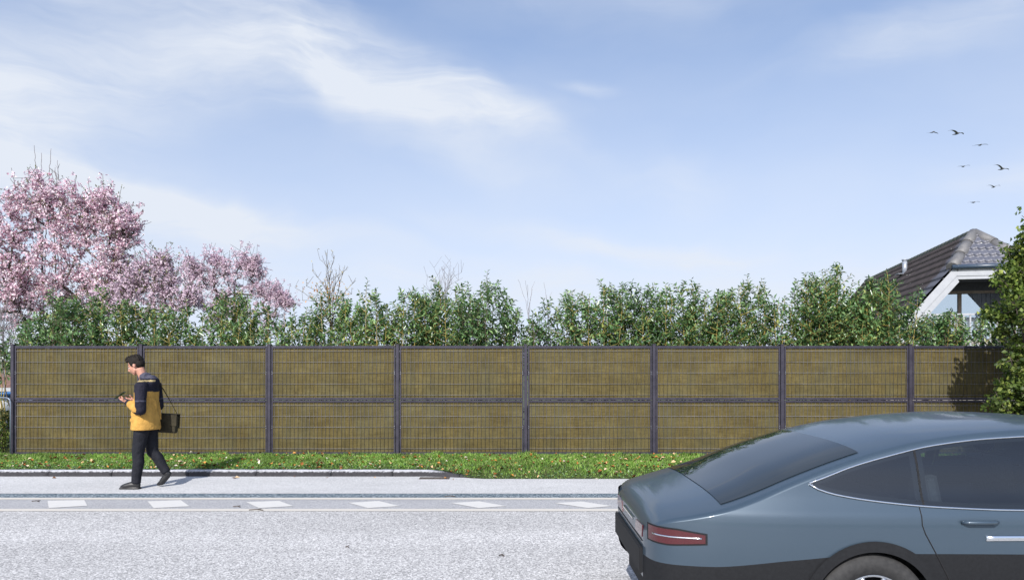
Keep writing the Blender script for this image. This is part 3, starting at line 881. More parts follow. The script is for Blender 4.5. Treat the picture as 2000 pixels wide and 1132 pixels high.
# ------------------------------------------------------------ bare saplings
def bare(px, base_py, depth, tips, seed, label, m_, name='bare_sapling', tipr=.0028, leafn=0, leafm=None, orange=0, twig=3, spread=.12):
    rg = np.random.default_rng(seed); s = 1400 / depth
    X = (px - 1000) / s; root = empty(name, (X, depth, .095)); tag(root, label, 'sapling')
    def loc(p_): return np.array([(p_[0] - 1000) / s - X, rg.uniform(-.25, .25), EYE - (p_[1] - 702) / s - .095])
    b0 = loc((px, base_py)); b0[1] = 0
    sk = Skeleton([(0, 0, 0), (0, .02, b0[2] * .35), (0.01, 0, b0[2] * .7), tuple(b0)], rg)
    T = sorted([loc(t) for t in tips], key=lambda t: -t[2]); mains = []
    for q_, t in enumerate(T):
        if mains and rg.random() < .45:
            m0 = mains[rg.integers(len(mains))]; st_ = m0[int(rg.integers(1, max(2, len(m0) * 2 // 3)))]
            if sk.P[st_][2] > t[2] - .12: st_ = 3
        else: st_ = 3 if rg.random() < .6 else 2
        p0 = sk.P[st_]; dist = np.linalg.norm(t - p0); k = max(3, int(dist / .07)); prev = st_; ids = []
        side_ = (t - p0).copy(); side_[2] = 0
        for s2 in range(1, k + 1):
            f = s2 / k
            q = p0 + (t - p0) * f - side_ * (f * (1 - f)) * .75 + (rg.normal(size=3) * .006 if s2 < k else 0)
            sk.P.append(q); sk.par.append(prev); prev = len(sk.P) - 1; ids.append(prev)
        mains.append(ids); sk.tips.append(prev)
    tps = list(sk.tips); n0 = len(sk.P)
    cand = [i for i in range(6, n0, 2)]
    for i in cand:
        for _ in range(twig):
            if rg.random() < .6:
                d = rg.normal(size=3) * spread * .7; d[2] = abs(d[2]) + spread * .9
                sk.P.append(sk.P[i] + d); sk.par.append(i); sk.tips.append(len(sk.P) - 1)
    sk.radii(tipr, 3.2, .014); sk.mesh('trunk', m_, root, n=4)
    P = np.array(sk.P)
    if leafn:
        i2 = rg.integers(6, len(P), size=leafn); D = rg.normal(size=(leafn, 3)) * .6; D[:, 2] += .5
        leaves('foliage', P[i2] + rg.normal(size=(leafn, 3)) * .01, D, rg.uniform(.035, .07, leafn), rg.uniform(.012, .02, leafn), leafm, root, rg)
    if orange:
        low = np.where((P[:, 2] > b0[2] - .8) & (P[:, 2] < b0[2] + .35))[0]
        i2 = low[rg.integers(len(low), size=orange)]; D = rg.normal(size=(orange, 3))
        leaves('autumn_leaves', P[i2] + rg.normal(size=(orange, 3)) * .10, D, rg.uniform(.03, .055, orange), rg.uniform(.02, .032, orange), M['orange_leaf'], root, rg)
bare(645, 590, 14.2, [(610, 530), (622, 505), (640, 492), (652, 498), (668, 515), (680, 520), (604, 560), (690, 545), (635, 520), (660, 530), (648, 540), (630, 545), (612, 575), (586, 585), (573, 560), (690, 575)], 21,
     'bare fan-shaped sapling with orange and straw coloured leaves behind the hedge', M['brown_stem'], leafn=170, leafm=M['yellow_leaf'], orange=190, twig=2, spread=.10)
bare(870, 600, 14.4, [(835, 540), (850, 525), (862, 520), (880, 512), (885, 520), (900, 530), (840, 560), (905, 545), (868, 540), (832, 555)], 22,
     'faint grey bare twigs sticking up behind the tall laurel right of the fourth post', M['grey_twig'], tipr=.002, twig=3, spread=.13)
bare(1034, 640, 14.3, [(1012, 545), (1030, 558), (1026, 550), (1045, 548), (1040, 562), (1033, 590)], 23,
     'few thin bare twigs rising from the dip in the hedge', M['grey_twig'], tipr=.0022, twig=0)
bare(1072, 640, 14.3, [(1062, 552), (1068, 575), (1078, 570)], 24,
     'two thin bare twigs just right of the dip in the hedge', M['grey_twig'], tipr=.0022, twig=0)
bare(84, 560, 17.6, [(80, 290), (88, 302), (103, 292), (86, 330), (72, 345)], 25, 'leafless sapling with a forked tip standing highest above the big blossom tree', M['grey_twig'], tipr=.0055, twig=0)
bare(120, 560, 17.8, [(119, 316), (124, 335), (110, 350), (128, 352), (144, 352), (92, 345), (116, 330)], 26, 'leafless sapling with two short tips right of the forked one above the big blossom tree', M['grey_twig'], tipr=.005, twig=1, spread=.1)
bare(8, 700, 15.2, [(2, 570), (10, 600), (20, 585), (30, 610), (14, 640), (-10, 600), (35, 640), (-14, 640), (45, 590)], 27, 'grey twiggy bush at the left edge between hedge and blossom', M['grey_twig'], 'bare_bush', tipr=.004, twig=3, spread=.14)

# ------------------------------------------------------------ foreground tree at the right
def right_tree():
    rg = np.random.default_rng(31); depth = 10.4; s = 1400 / depth
    X = 8.83
    root = empty('broadleaf_tree', (X, depth, .09)); tag(root, 'dense green broadleaf tree in front of the right end of the fence', 'tree')
    def loc(px, py, r, dy=0): return ((px - 1000) / s - 8.75, dy, EYE - (py - 702) / s - .09, r / s)
    lobes = [loc(1992, 520, 44), loc(2010, 480, 42), loc(1984, 590, 46, -.2), loc(1986, 650, 52, .1), loc(1992, 720, 50, -.1), loc(1988, 775, 58, .1), loc(2000, 800, 55, -.2),
             loc(1975, 610, 36, .3), loc(1978, 680, 42, -.3), loc(1965, 780, 42), loc(2006, 445, 24), loc(2040, 560, 90), loc(2050, 700, 95, .2), loc(2060, 640, 90, -.4), loc(2050, 820, 80), 
             loc(2120, 480, 110), loc(2130, 600, 130), loc(2130, 740, 130), loc(2220, 500, 120), loc(2230, 650, 130), loc(2200, 780, 110), loc(2120, 850, 80), loc(2170, 400, 100), loc(2160, 640, 120, -.7), loc(2150, 600, 120, .7)]
    T = []; w = np.array([max(l[3], .2) ** 2 for l in lobes]); w /= w.sum()
    while len(T) < 640:
        l = lobes[rg.choice(len(lobes), p=w)]
        q = rg.normal(size=3); q /= np.linalg.norm(q); q *= rg.random() ** (1 / 2.6)
        p_ = np.array([l[0] + q[0] * l[3], l[1] + q[1] * max(l[3], .35), l[2] + q[2] * l[3]])
        if p_[2] > .65: T.append(p_)
    sk = Skeleton([(0, 0, 0), (.02, 0, .5), (0, .03, 1.0), (-.03, 0, 1.6), (0, 0, 2.3), (.05, 0, 3.1)], rg); sk.grow(T, .25, .03, first=1, pen=.1)
    for t in list(sk.tips):
        for _ in range(3):
            d = rg.normal(size=3) * .11; d[2] += .04
            sk.P.append(sk.P[t] + d); sk.par.append(t); sk.tips.append(len(sk.P) - 1)
    sk.radii(.004, 2.35, .11); sk.mesh('trunk', M['bark'], root)
    P = np.array(sk.P); par = np.array(sk.par); cand = np.array([i for i in range(len(P)) if sk.R[i] < .010 and par[i] >= 0])
    n = 50000
    ncl = n // 6; ci = cand[rg.integers(len(cand), size=ncl)]; f = rg.random((ncl, 1)); C = P[par[ci]] + (P[ci] - P[par[ci]]) * f + rg.normal(size=(ncl, 3)) * .035
    Pp = C[rg.integers(ncl, size=n)] + rg.normal(size=(n, 3)) * .03
    D = rg.normal(size=(n, 3)); D[:, 2] += .1
    L = rg.uniform(.045, .082, n)
    leaves('foliage', Pp, D, L, L * rg.uniform(.75, 1.0, n), M['tree_leaf'], root, rg, fold=.3, droop=.12, wide=.55, flat=.4)
right_tree()

# low clipped hedge seen past the left end of the fence
def low_hedge():
    rg = np.random.default_rng(41)
    root = empty('clipped_hedge', (-9.75, 12.9, .095)); tag(root, 'low clipped hedge going brown on top, past the left end of the fence', 'hedge')
    n = 16000
    P = np.stack([rg.uniform(-1.9, .8, n), rg.uniform(-.35, .35, n), rg.random(n) ** .6 * .72], 1)
    r = np.abs(P[:, 1]) > .18; P[~r, 2] = np.where(rg.random((~r).sum()) < .6, .72 - rg.random((~r).sum()) * .1, P[~r, 2])
    P[:, 2] += .03 * np.sin(P[:, 0] * 6)
    D = rg.normal(size=(n, 3)); D[:, 2] += .4
    leaves('foliage', P, D, rg.uniform(.03, .06, n), rg.uniform(.018, .032, n), [M['tree_leaf'], M['box_leaf']], root, rg, mats_idx=(P[:, 2] > .5 + .1 * rg.random(n)).astype(int))
    b_ = MB()
    rr = random.Random(5)
    for k in range(22):
        x_ = -1.8 + k * .12
        b_.tube([(x_, 0, -.05), (x_ + rr.gauss(0, .04), rr.gauss(0, .05), .3), (x_ + rr.gauss(0, .1), rr.gauss(0, .14), .66)], [.012, .009, .004], 5)
    b_.build('stem', M['brown_stem'], root)
low_hedge()

# ============================================================ HOUSE
def tile_mat(name, c1, c2, c3=None, specks=0.0, rough=0.6):
    m, N, b = mat(name, c1, rough)
    o = opos(N); f = N.noise(o, 2.4, 6, 0.7); g = N.noise(o, 45, 3, 0.6)
    c = N.mix(N.mapr(f, .35, .65), c1, c2)
    if c3:
        sx = N.n('ShaderNodeSeparateXYZ', ins={0: o})
        # clean newer-looking tiles near the gable edge, moss-stained further back
        q = N.math('SUBTRACT', sx.outputs[1], N.math('MULTIPLY', N.math('MAXIMUM', N.math('ADD', sx.outputs[0], 1.0), 0.0), 1.45))
        q = N.math('ADD', q, N.math('MULTIPLY', N.math('SUBTRACT', N.noise(N.scale(o, (2, 1, 1)), 4.0, 4, .6), .5), 1.0))
        c = N.mix(N.mapr(q, .55, .95), c3, c)
    c = N.mix(1.0, c, N.ramp(g, [(.3, (.8,) * 3), (.7, (1.15,) * 3)]), 'MULTIPLY')
    if specks:
        vo = N.n('ShaderNodeTexVoronoi', ins={'Vector': o, 'Scale': 5.5})
        rr = N.n('ShaderNodeSeparateColor', ins={0: vo.outputs['Color']}).outputs[0]
        k = N.math('MULTIPLY', N.mapr(vo.outputs['Distance'], .07, .15, 1, 0), N.math('GREATER_THAN', rr, 1 - specks))
        c = N.mix(k, c, (.42, .42, .38))
    N.set(b.inputs['Base Color'], c); bump(N, b, g, .3, .006)
    M[name] = m
tile_mat('roof_brown', (.030, .024, .025), (.060, .048, .046), (.085, .09, .115), specks=.35, rough=.65)
tile_mat('roof_blue', (.062, .066, .088), (.095, .10, .125), specks=.12, rough=.5)
M['cap_tile'] = noisy('cap_tile', (.09, .09, .095), (.15, .148, .146), 7, .6, 5, .3)
M['moss_cap'] = noisy('moss_cap', (.10, .11, .10), (.17, .165, .10), 5, .9, 5, .5)
M['white_wood'] = noisy('white_wood', (.29, .305, .335), (.34, .355, .38), 5, .6)
M['gutter'] = mat('gutter', (.035, .055, .085), .35)[0]
M['dark_soffit'] = noisy('dark_soffit', (.030, .032, .037), (.05, .053, .06), 12, .7, aniso=(1, 6, 1))
M['tan_wood'] = noisy('tan_wood', (.13, .10, .075), (.2, .16, .12), 8, .6)
M['slate_clad'] = noisy('slate_clad', (.045, .055, .07), (.075, .09, .11), 6, .6)
M['render_wall'] = noisy('render_wall', (.22, .20, .18), (.30, .28, .26), 4, .9)
m, N, b = mat('window_glass', (.50, .58, .63), .06, 0.85)
M['house_glass'] = m
M['zinc_vent'] = noisy('zinc_vent', (.22, .25, .30), (.34, .37, .42), 10, .45, metal=.3)

house = empty('house', (13.27, 19.75, 0.0), R(-14.3))
tag(house, 'house with dark tiled half-hipped roof and white bargeboards behind the right end of the hedge', 'house')
ZR, PIT, AH, BH, ZH = 5.51, 1.19, 1.0, 1.45, 4.32
AE_, LEN = 3.0, 15.0
def wave(x, w=.21):
    f = (x / w) % 1.0
    return .042 * (0.5 - 0.5 * math.cos(2 * math.pi * min(f * 1.5, 1.0)))
def main_slope(sgn, name, m_):
    b_ = MB(); nl = Vector((sgn * PIT, 0, 1)).normalized()
    sl = math.hypot(1, PIT); L = AE_ * sl; course = .33; rows = []
    t = 0.0
    while t < L - .01:
        t2 = min(t + course, L)
        for f in (0.0, .5, .999): rows.append((t + (t2 - t) * f, f))
        t = t2
    rows.append((L, 0.0)); step = .042; nb = int(LEN / step)
    base = len(b_.v)
    for (tt, f) in rows:
        a = tt / sl; bs = max(-.03, BH * (1 - a / AH)) if a < AH else -.03
        for j in range(nb + 1):
            bb = max(bs, j * step - .03)
            p_ = Vector((sgn * a, bb, ZR - PIT * a)) + nl * (wave(bb) + .020 * f + .02)
            b_.v.append(tuple(p_))
    for i in range(len(rows) - 1):
        for j in range(nb):
            a = base + i * (nb + 1) + j
            v0, v1, v2, v3 = b_.v[a], b_.v[a + 1], b_.v[a + nb + 2], b_.v[a + nb + 1]
            if abs(v0[1] - v1[1]) < 1e-6 and abs(v2[1] - v3[1]) < 1e-6: continue
            b_.face((a, a + 1, a + nb + 2, a + nb + 1), rows[i][1] < .9)
    return b_.build(name, m_, house)
main_slope(-1, 'roof', M['roof_brown'])
main_slope(1, 'roof', M['roof_brown'])
def hip():
    b_ = MB(); run = BH; rise = ZR - ZH; sl = math.hypot(run, rise); nl = Vector((0, -rise, run)).normalized()
    course = .34; rows = []; t = 0
    while t < sl - .01:
        t2 = min(t + course, sl)
        for f in (0, .5, .999): rows.append((t + (t2 - t) * f, f))
        t = t2
    step = .035; nb = int(2 * AH / step); base = 0
    for (tt, f) in rows:      # tt from the apex downward
        q = tt / sl; w = AH * q
        for j in range(nb + 1):
            a = -AH + j * step; a2 = max(-w, min(w, a))
            p_ = Vector((a2, BH * (1 - q), ZR - rise * q)) + nl * (wave(a2 + 5, .19) + .022 * f + .02)
            b_.v.append(tuple(p_))
    for i in range(len(rows) - 1):
        for j in range(nb):
            a = i * (nb + 1) + j
            v0, v1, v2, v3 = b_.v[a], b_.v[a + 1], b_.v[a + nb + 2], b_.v[a + nb + 1]
            if abs(v0[0] - v1[0]) < 1e-6 and abs(v2[0] - v3[0]) < 1e-6: continue
            b_.face((a, a + nb + 1, a + nb + 2, a + 1), rows[i][1] < .9)
    b_.build('hip_roof', M['roof_blue'], house)
hip()
def caps(p0, p1, n, r, m_, name, r2=None):
    b_ = MB(); p0 = Vector(p0); p1 = Vector(p1)
    for k in range(n):
        a = p0.lerp(p1, k / n - (.03 if k else 0)); c = p0.lerp(p1, (k + 1) / n)
        b_.tube([a, c], [r * .86, r], 12, flat=[r * .86, r], up=(0, 0, 1))
    return b_.build(name, m_, house)
apex = (0, BH, ZR)
for sg in (-1, 1): caps((0, BH, ZR - .03), (sg * (AH + .02), -.02, ZH - .02), 3, .165, M['cap_tile'], 'hip_cap')
caps((0, BH + .02, ZR - .03), (0, LEN, ZR - .03), 36, .125, M['moss_cap'], 'ridge_cap')
# boards and gutter
for sg in (-1, 1):
    for (w0, w1, y0, y1, nm) in ((0.0, .20, -.03, 0.0, 0), (.20, .36, -.012, .02, 1)):
        b_ = MB()
        top = [(sg * AH, ZH - .05), (sg * AE_, ZR - PIT * AE_ - .05)]
        k = math.hypot(1, PIT)
        pts = [(top[0][0] - sg * w0 * .42, y0, top[0][1] - w0 * 1.0), (top[1][0], y0, top[1][1] - w0 * k), (top[1][0], y0, top[1][1] - w1 * k), (top[0][0] - sg * w1 * .42, y0, top[0][1] - w1 * 1.0)]
        b_.prism(pts, (0, y1 - y0, 0)); b_.build('bargeboard', M['white_wood'], house)
b_ = MB()
b_.prism([(-AH, -.031, ZH - .05), (AH, -.031, ZH - .05), (AH - .2 * .42, -.031, ZH - .25), (-AH + .2 * .42, -.031, ZH - .25)], (0, .03, 0))
b_.prism([(-AH + .2 * .42, -.013, ZH - .2505), (AH - .2 * .42, -.013, ZH - .2505), (AH - .3 * .42, -.013, ZH - .34), (-AH + .3 * .42, -.013, ZH - .34)], (0, .03, 0))
b_.build('fascia', M['white_wood'], house)
b_ = MB()
b_.tube([(-AH - .05, -.09, ZH + .0), (AH + .05, -.09, ZH + .0)], .06, 12, up=(0, 0, 1))
for k in range(5):
    xx = -AH + .1 + k * (2 * AH - .2) / 4
    b_.tube([(xx - .012, -.09, ZH), (xx + .012, -.09, ZH)], .067, 12, up=(0, 0, 1))
b_.build('gutter', M['gutter'], house)
# soffit, recessed wall, windows
RB = 1.30
b_ = MB()
b_.box(-1.25, 1.25, .02, RB, 4.0, 4.03)
b_.box(-1.22, 1.22, RB - .12, RB - .02, 3.76, 3.999)
for sg in (-1, 1):
    sp_ = [(sg * 1.0, .02, 3.97), (sg * 2.95, .02, 1.64), (sg * 2.95, RB, 1.64), (sg * 1.0, RB, 3.97)]
    b_.prism(sp_, (sg * .02, 0, .03))
b_.build('soffit', M['dark_soffit'], house)
b_ = MB(); b_.box(-1.38, 1.38, RB - .10, RB - .03, 3.68, 3.758); b_.build('lintel', M['tan_wood'], house)
b_ = MB()
b_.prism([(-1.44, RB + .02, 3.68), (1.44, RB + .02, 3.68), (2.6, RB + .02, 2.35), (-2.6, RB + .02, 2.35)], (0, .02, 0))
gl = b_.build('window', M['house_glass'], house)
b_ = MB()
for a in (-1.95, -.42, 1.0): b_.box(a - .045, a + .045, RB - .03, RB + .018, 2.3, 3.679 if abs(a) < 1.5 else 3.05)
b_.build('window_frame', M['tan_wood'], gl)
b_ = MB()
n = 15
for k in range(n):
    x0 = -.20 + k * .115; x1 = x0 + .108
    zb0 = 3.68 - (x0 + .20) * 1.22; zb1 = 3.68 - (x1 + .20) * 1.22
    b_.prism([(x0, RB - .028, 3.678), (x1, RB - .028, 3.678), (x1, RB - .028, max(zb1, 2.31)), (x0, RB - .028, max(zb0, 2.31))], (0, .014, 0))
b_.build('slatted_panel', M['slate_clad'], house)
b_ = MB(); b_.box(-2.75, 2.75, RB + .05, LEN - .3, 0.0, 2.3); b_.box(-2.75, 2.75, .35, RB + .05, 0, 1.9)
b_.prism([(-2.70, RB + .06, 2.301), (2.70, RB + .06, 2.301), (1.6, RB + .06, 3.55), (-1.6, RB + .06, 3.55)], (0, LEN - RB - .4, 0))
b_.build('wall', M['render_wall'], house)
b_ = MB(); b_.box(-2.7, 2.7, -.05, RB + .04, 1.901, 2.05); b_.build('balcony_floor', M['white_wood'], house)
b_ = MB()
b_.box(-2.4, 2.4, -.02, .04, 2.98, 3.03)
b_.box(-2.4, 2.4, -.01, .03, 2.12, 2.16)
for k in range(30):
    a = -2.35 + k * .162
    b_.box(a - .02, a + .02, -.005, .025, 2.16, 2.979)
b_.build('balcony_railing', M['white_wood'], house)
b_ = MB()
for k in range(26):
    a = -.4 + k * .11
    b_.tube([(a - .06, -.05, 2.98), (a - .03, -.055, 3.045), (a + .03, -.055, 3.045), (a + .06, -.05, 2.98)], .018, 6)
b_.box(-.45, 2.4, -.085, -.03, 2.93, 2.99)
b_.build('railing_trim', M['gutter'], house)
b_ = MB()
ab = -.52; bb = 6.6; zz_ = ZR - PIT * .52
b_.tube([(ab, bb, zz_ - .1), (ab, bb, zz_ + .48)], .085, 12, up=(0, 1, 0)); b_.tube([(ab, bb, zz_ + .48), (ab, bb, zz_ + .53)], .105, 12)
b_.box(ab - .28, ab + .1, bb - .22, bb + .22, zz_ - .02, zz_ + .0, mtx=None)
b_.build('vent_pipe', M['zinc_vent'], house)

# ------------------------------------------------------------ things seen through the gap at the left
b_ = None
shed = empty('bin_shelter', (-12.9, 17.6, .095)); tag(shed, 'low shelter with brown tiled roof seen through the gap left of the fence', 'shelter')
s_ = 1400 / 17.0
M['brown_tiles'] = noisy('brown_tiles', (.11, .06, .045), (.20, .115, .085), 14, .8, 4, .6, .02)
def shed_parts():
    b_ = MB()
    def top(u, v):
        x = -2.2 + 3.6 * u; y = -.6 + 1.4 * v
        return (x, y, .98 + .30 * v + .015 * abs(math.sin(x * 14)) + .012 * ((v * 6) % 1))
    b_.grid(top, 120, 24); b_.build('roof', M['brown_tiles'], shed, fix=False)
    b_ = MB(); b_.box(-2.2, 1.4, -.62, -.60, .90, .985); b_.build('fascia', M['white_wood'], shed)
    b_ = MB(); b_.box(-2.1, 1.3, -.5, .7, 0, .92); b_.build('wall', M['tan_wood'], shed)
shed_parts()
M['white_shell'] = mat('white_shell', (.72, .74, .76), .3, coat=.3)[0]
M['blue_strap'] = mat('blue_strap', (.04, .20, .50), .5)[0]
M['tyre'] = noisy('tyre', (.012, .012, .013), (.03, .03, .03), 30, .8)
tr = empty('trailer', (-10.9, 14.4, .095)); tag(tr, 'white trailer with rounded lid in the gap left of the fence', 'trailer')
def trailer():
    b_ = MB()
    prof = [(-.9, .42), (-.9, .78), (-.84, .86), (-.7, .90), (.75, .92), (.88, .89), (.98, .80), (1.04, .66), (1.05, .42)]
    n = 8
    for j in range(n + 1):
        y = -.55 + 1.1 * j / n; k = 1 - .05 * abs(2 * j / n - 1) ** 4
        for (x, z) in prof: b_.v.append((x * (k if z > .5 else 1), y, .42 + (z - .42) * k))
    m_ = len(prof)
    for j in range(n):
        for i in range(m_ - 1):
            a = j * m_ + i; b_.face((a, a + m_, a + m_ + 1, a + 1), True)
    b_.face(tuple(range(m_))); b_.face(tuple(n * m_ + i for i in reversed(range(m_))))
    b_.build('lid', M['white_shell'], tr)
    b_ = MB(); b_.box(-.92, 1.07, -.57, .57, .26, .415, bev=.02); b_.box(1.07, 1.75, -.03, .03, .28, .34); b_.build('body', M['zinc_vent'], tr)
    b_ = MB(); b_.box(.55, .9, -.45, .45, .925, .99, bev=.02); b_.build('strap', M['blue_strap'], tr)
    for sg in (-1, 1):
        b_ = MB(); b_.tube([(0, sg * .60, .16), (0, sg * .66, .16)], .2, 20, up=(1, 0, 0)); b_.build('wheel', M['tyre'], tr)
trailer()

# ============================================================ PERSON
M['skin'] = mat('skin', (.40, .20, .14), .5)[0]
M['hair'] = noisy('hair', (.006, .005, .004), (.016, .012, .010), 60, .75, spec=.2, aniso=(.3, 1, 1))
def cloth(name, c, rough=.8, var=.25):
    m_, N, b = mat(name, c, rough, spec=.2)
    f = N.noise(opos(N), 9, 4, .6); g = N.noise(opos(N), 220, 2, .5)
    N.set(b.inputs['Base Color'], N.mix(1.0, (*c, 1), N.ramp(f, [(.3, (1 - var,) * 3), (.7, (1 + var * .5,) * 3)]), 'MULTIPLY'))
    bump(N, b, N.math('ADD', N.math('MULTIPLY', f, 3.0), N.math('MULTIPLY', g, .2)), .5, .02)
    M[name] = m_
cloth('yellow_cloth', (.44, .25, .06)); cloth('navy_cloth', (.012, .012, .022)); cloth('grey_cloth', (.06, .06, .085)); cloth('black_cloth', (.012, .013, .018)); cloth('pale_yellow', (.30, .24, .12))
cloth('olive_canvas', (.035, .030, .018)); M['shoe'] = mat('shoe', (.010, .010, .011), .5)[0]
M['eye'] = mat('eye', (.02, .015, .01), .15)[0]; M['eye_white'] = mat('eye_white', (.40, .37, .35), .4)[0]

PXO, PYO = -5.108, 9.77
HC = Vector((-.022, 0, 1.665)); HR = Matrix.Rotation(R(-27), 3, 'Y')
def hd(x, y, z): return HC + HR @ Vector((x, y, z))
EL = [(.175, -.245, 1.075), (.175, .235, 1.10)]; SH = [(.15, -.185, 1.40), (.15, .185, 1.40)]; WR = [(-.085, -.095, 1.165), (-.07, .085, 1.185)]
def hand(b_, w, tgt, side):
    """palm, four curled fingers of unequal length and a thumb; side -1 = near hand"""
    w = Vector(w); d = (Vector(tgt) - w).normalized(); up = Vector((0, 0, 1)); lat = d.cross(up).normalized() ; nrm = lat.cross(d).normalized()
    b_.tube([w - d * .03, w + d * .02, w + d * .055, w + d * .09], [.024, .026, .034, .030], 10, flat=[.020, .017, .017, .014], up=tuple(nrm))
    for k, (off, ln) in enumerate(((-.027, .062), (-.009, .074), (.009, .070), (.027, .055))):
        r0 = w + d * .085 + lat * off
        cdir = Vector((0, -side, 0))
        p1 = r0 + d * ln * .45 + nrm * .004; p2 = p1 + (d * .5 + cdir * .6 * side * -side - nrm * -.4).normalized() * ln * .33; p3 = p2 + (d * -.1 + nrm * .7 + cdir * .3).normalized() * ln * .26
        b_.tube([r0, p1, p2, p3], [.0095, .009, .0082, .0065], 8)
    tb = w + d * .035 + lat * (.028 * side)
    b_.tube([tb, tb + d * .02 + lat * .014 * side + nrm * .02, tb + d * .045 + nrm * .042, tb + d * .07 + nrm * .048], [.013, .0115, .010, .008], 8)
b_ = MB()
# head, pitched down toward the phone
b_.ball(hd(.018, 0, .032), (.098, .075, .092), 18, 12, HR); b_.ball(hd(-.026, 0, -.03), (.070, .060, .088), 16, 12, HR)
b_.ball(hd(-.060, 0, -.098), (.028, .028, .020), 12, 8, HR)
for sg in (-1, 1):
    b_.ball(hd(-.058, sg * .030, .020), (.030, .026, .013), 10, 6, HR)
    b_.ball(hd(-.055, sg * .036, -.030), (.026, .020, .018), 10, 6, HR)
    b_.ball(hd(.012, sg * .077, -.012), (.018, .010, .030), 10, 8, HR)
    b_.tube([hd(.0, sg * .052, -.06), hd(-.05, sg * .030, -.095)], [.022, .018], 8)
b_.tube([hd(-.088, 0, .020), hd(-.104, 0, -.006), hd(-.120, 0, -.028), hd(-.100, 0, -.040)], [.009, .011, .0135, .011], 8)
b_.ball(hd(-.090, 0, -.060), (.014, .024, .008), 10, 6, HR); b_.ball(hd(-.086, 0, -.074), (.013, .021, .008), 10, 6, HR)
b_.tube([(.125, 0, 1.42), (.075, 0, 1.52), hd(.03, 0, -.06)], [.066, .056, .060], 12)
b_.tube([(.11, 0, .90), (.112, 0, 1.10), (.12, 0, 1.28), (.135, 0, 1.41), (.13, 0, 1.46)], [.11, .10, .12, .10, .05], 16, flat=[.15, .14, .17, .15, .07])
for i, sg in enumerate((-1, 1)):
    b_.tube([SH[i], EL[i]], [.056, .042], 10); b_.ball(EL[i], .042); b_.tube([EL[i], WR[i]], [.042, .027], 10)
hand(b_, WR[0], (-.26, -.03, 1.245), -1); hand(b_, WR[1], (-.26, .02, 1.235), 1)
HIP = [(.12, -.085, .92), (.12, .085, .92)]; KN = [(.055, -.09, .47), (.165, .09, .475)]; AN = [(.035, -.095, .09), (.35, .09, .205)]
for i in range(2):
    b_.tube([HIP[i], KN[i]], [.085, .055], 12); b_.ball(KN[i], .056); b_.tube([KN[i], Vector(KN[i]).lerp(Vector(AN[i]), .3) + Vector((.02, 0, 0)), AN[i]], [.054, .056, .036], 12)
b_.tube([(.05, -.095, .055), (-.08, -.10, .05), (-.14, -.10, .035)], [.032, .032, .02], 10); b_.ball((.05, -.095, .06), .034)
b_.tube([(.37, .09, .175), (.295, .09, .075), (.255, .09, .035)], [.034, .032, .02], 10)
person = b_.build('person', M['skin'], None, loc=(PXO, PYO, .003))
fuse(person, .007, 4)
tag(person, 'person in a yellow and navy jacket walking left, looking down at a phone', 'person')
# eyes
for sg in (-1, 1):
    b_ = MB(); b_.ball(hd(-.079, sg * .030, -.006), .0125, 10, 8); e = b_.build('eye', M['eye_white'], person)
    b_ = MB(); b_.ball(hd(-.0885, sg * .030, -.009), .0055, 8, 6); b_.build('iris', M['eye'], e)
# hair
b_ = MB()
b_.ball(hd(.030, 0, .048), (.100, .083, .092), 18, 12, HR); b_.ball(hd(.06, 0, .0), (.068, .076, .075), 14, 10, HR)
b_.ball(hd(-.036, 0, .092), (.050, .056, .034), 12, 8, HR)
rr = random.Random(3)
for k in range(70):
    a = rr.uniform(0, 6.28); x = rr.uniform(-.09, .12); y = rr.uniform(-.07, .07)
    z = .10 + .03 * (1 - (x * x + y * y) / .012) if x * x + y * y < .012 else .06
    b_.tube([hd(x, y, z - .03), hd(x - .002, y + rr.gauss(0, .008), z + .008), hd(x + rr.gauss(-.004, .012), y + rr.gauss(0, .014), z + .024)], [.009, .007, .004], 5)
for sg in (-1, 1): b_.ball(hd(.0, sg * .070, .03), (.04, .012, .045), 10, 8, HR); b_.ball(hd(-.058, sg * .031, .028), (.022, .0, .005) if False else (.020, .018, .0045), 8, 5, HR)
hr_ = fuse(b_.build('hair', M['hair'], person), .007, 2)
# jacket
b_ = MB()
b_.tube([(.118, 0, .795), (.118, 0, .80), (.116, 0, .92), (.12, 0, 1.06), (.125, 0, 1.2), (.13, 0, 1.32), (.14, 0, 1.41), (.14, 0, 1.465), (.12, 0, 1.51)],
        [.176, .182, .168, .150, .142, .140, .122, .085, .066], 24, flat=[.215, .222, .208, .196, .20, .208, .20, .13, .075])
b_.ball((.235, 0, 1.435), (.055, .11, .075), 14, 10); b_.ball((.20, 0, 1.49), (.06, .085, .045), 12, 8)
b_.tube([(.155, -.03, 1.50), (.07, 0, 1.515)], [.07, .06], 12)
for i, sg in enumerate((-1, 1)):
    s0 = Vector(SH[i]); e0 = Vector(EL[i]); w0 = Vector(WR[i])
    b_.tube([s0 + Vector((0, -sg * .04, .02)), s0 + Vector((0, sg * .01, -.01)), s0.lerp(e0, .55) + Vector((0, sg * .012, 0)), e0 + Vector((.0, 0, -.01))], [.07, .082, .072, .068], 14)
    b_.ball(e0, .070, 12, 9)
    b_.tube([e0, e0.lerp(w0, .25) + Vector((0, 0, -.012)), e0.lerp(w0, .7), e0.lerp(w0, .88), e0.lerp(w0, 1.0)], [.068, .074, .056, .046, .042], 14)
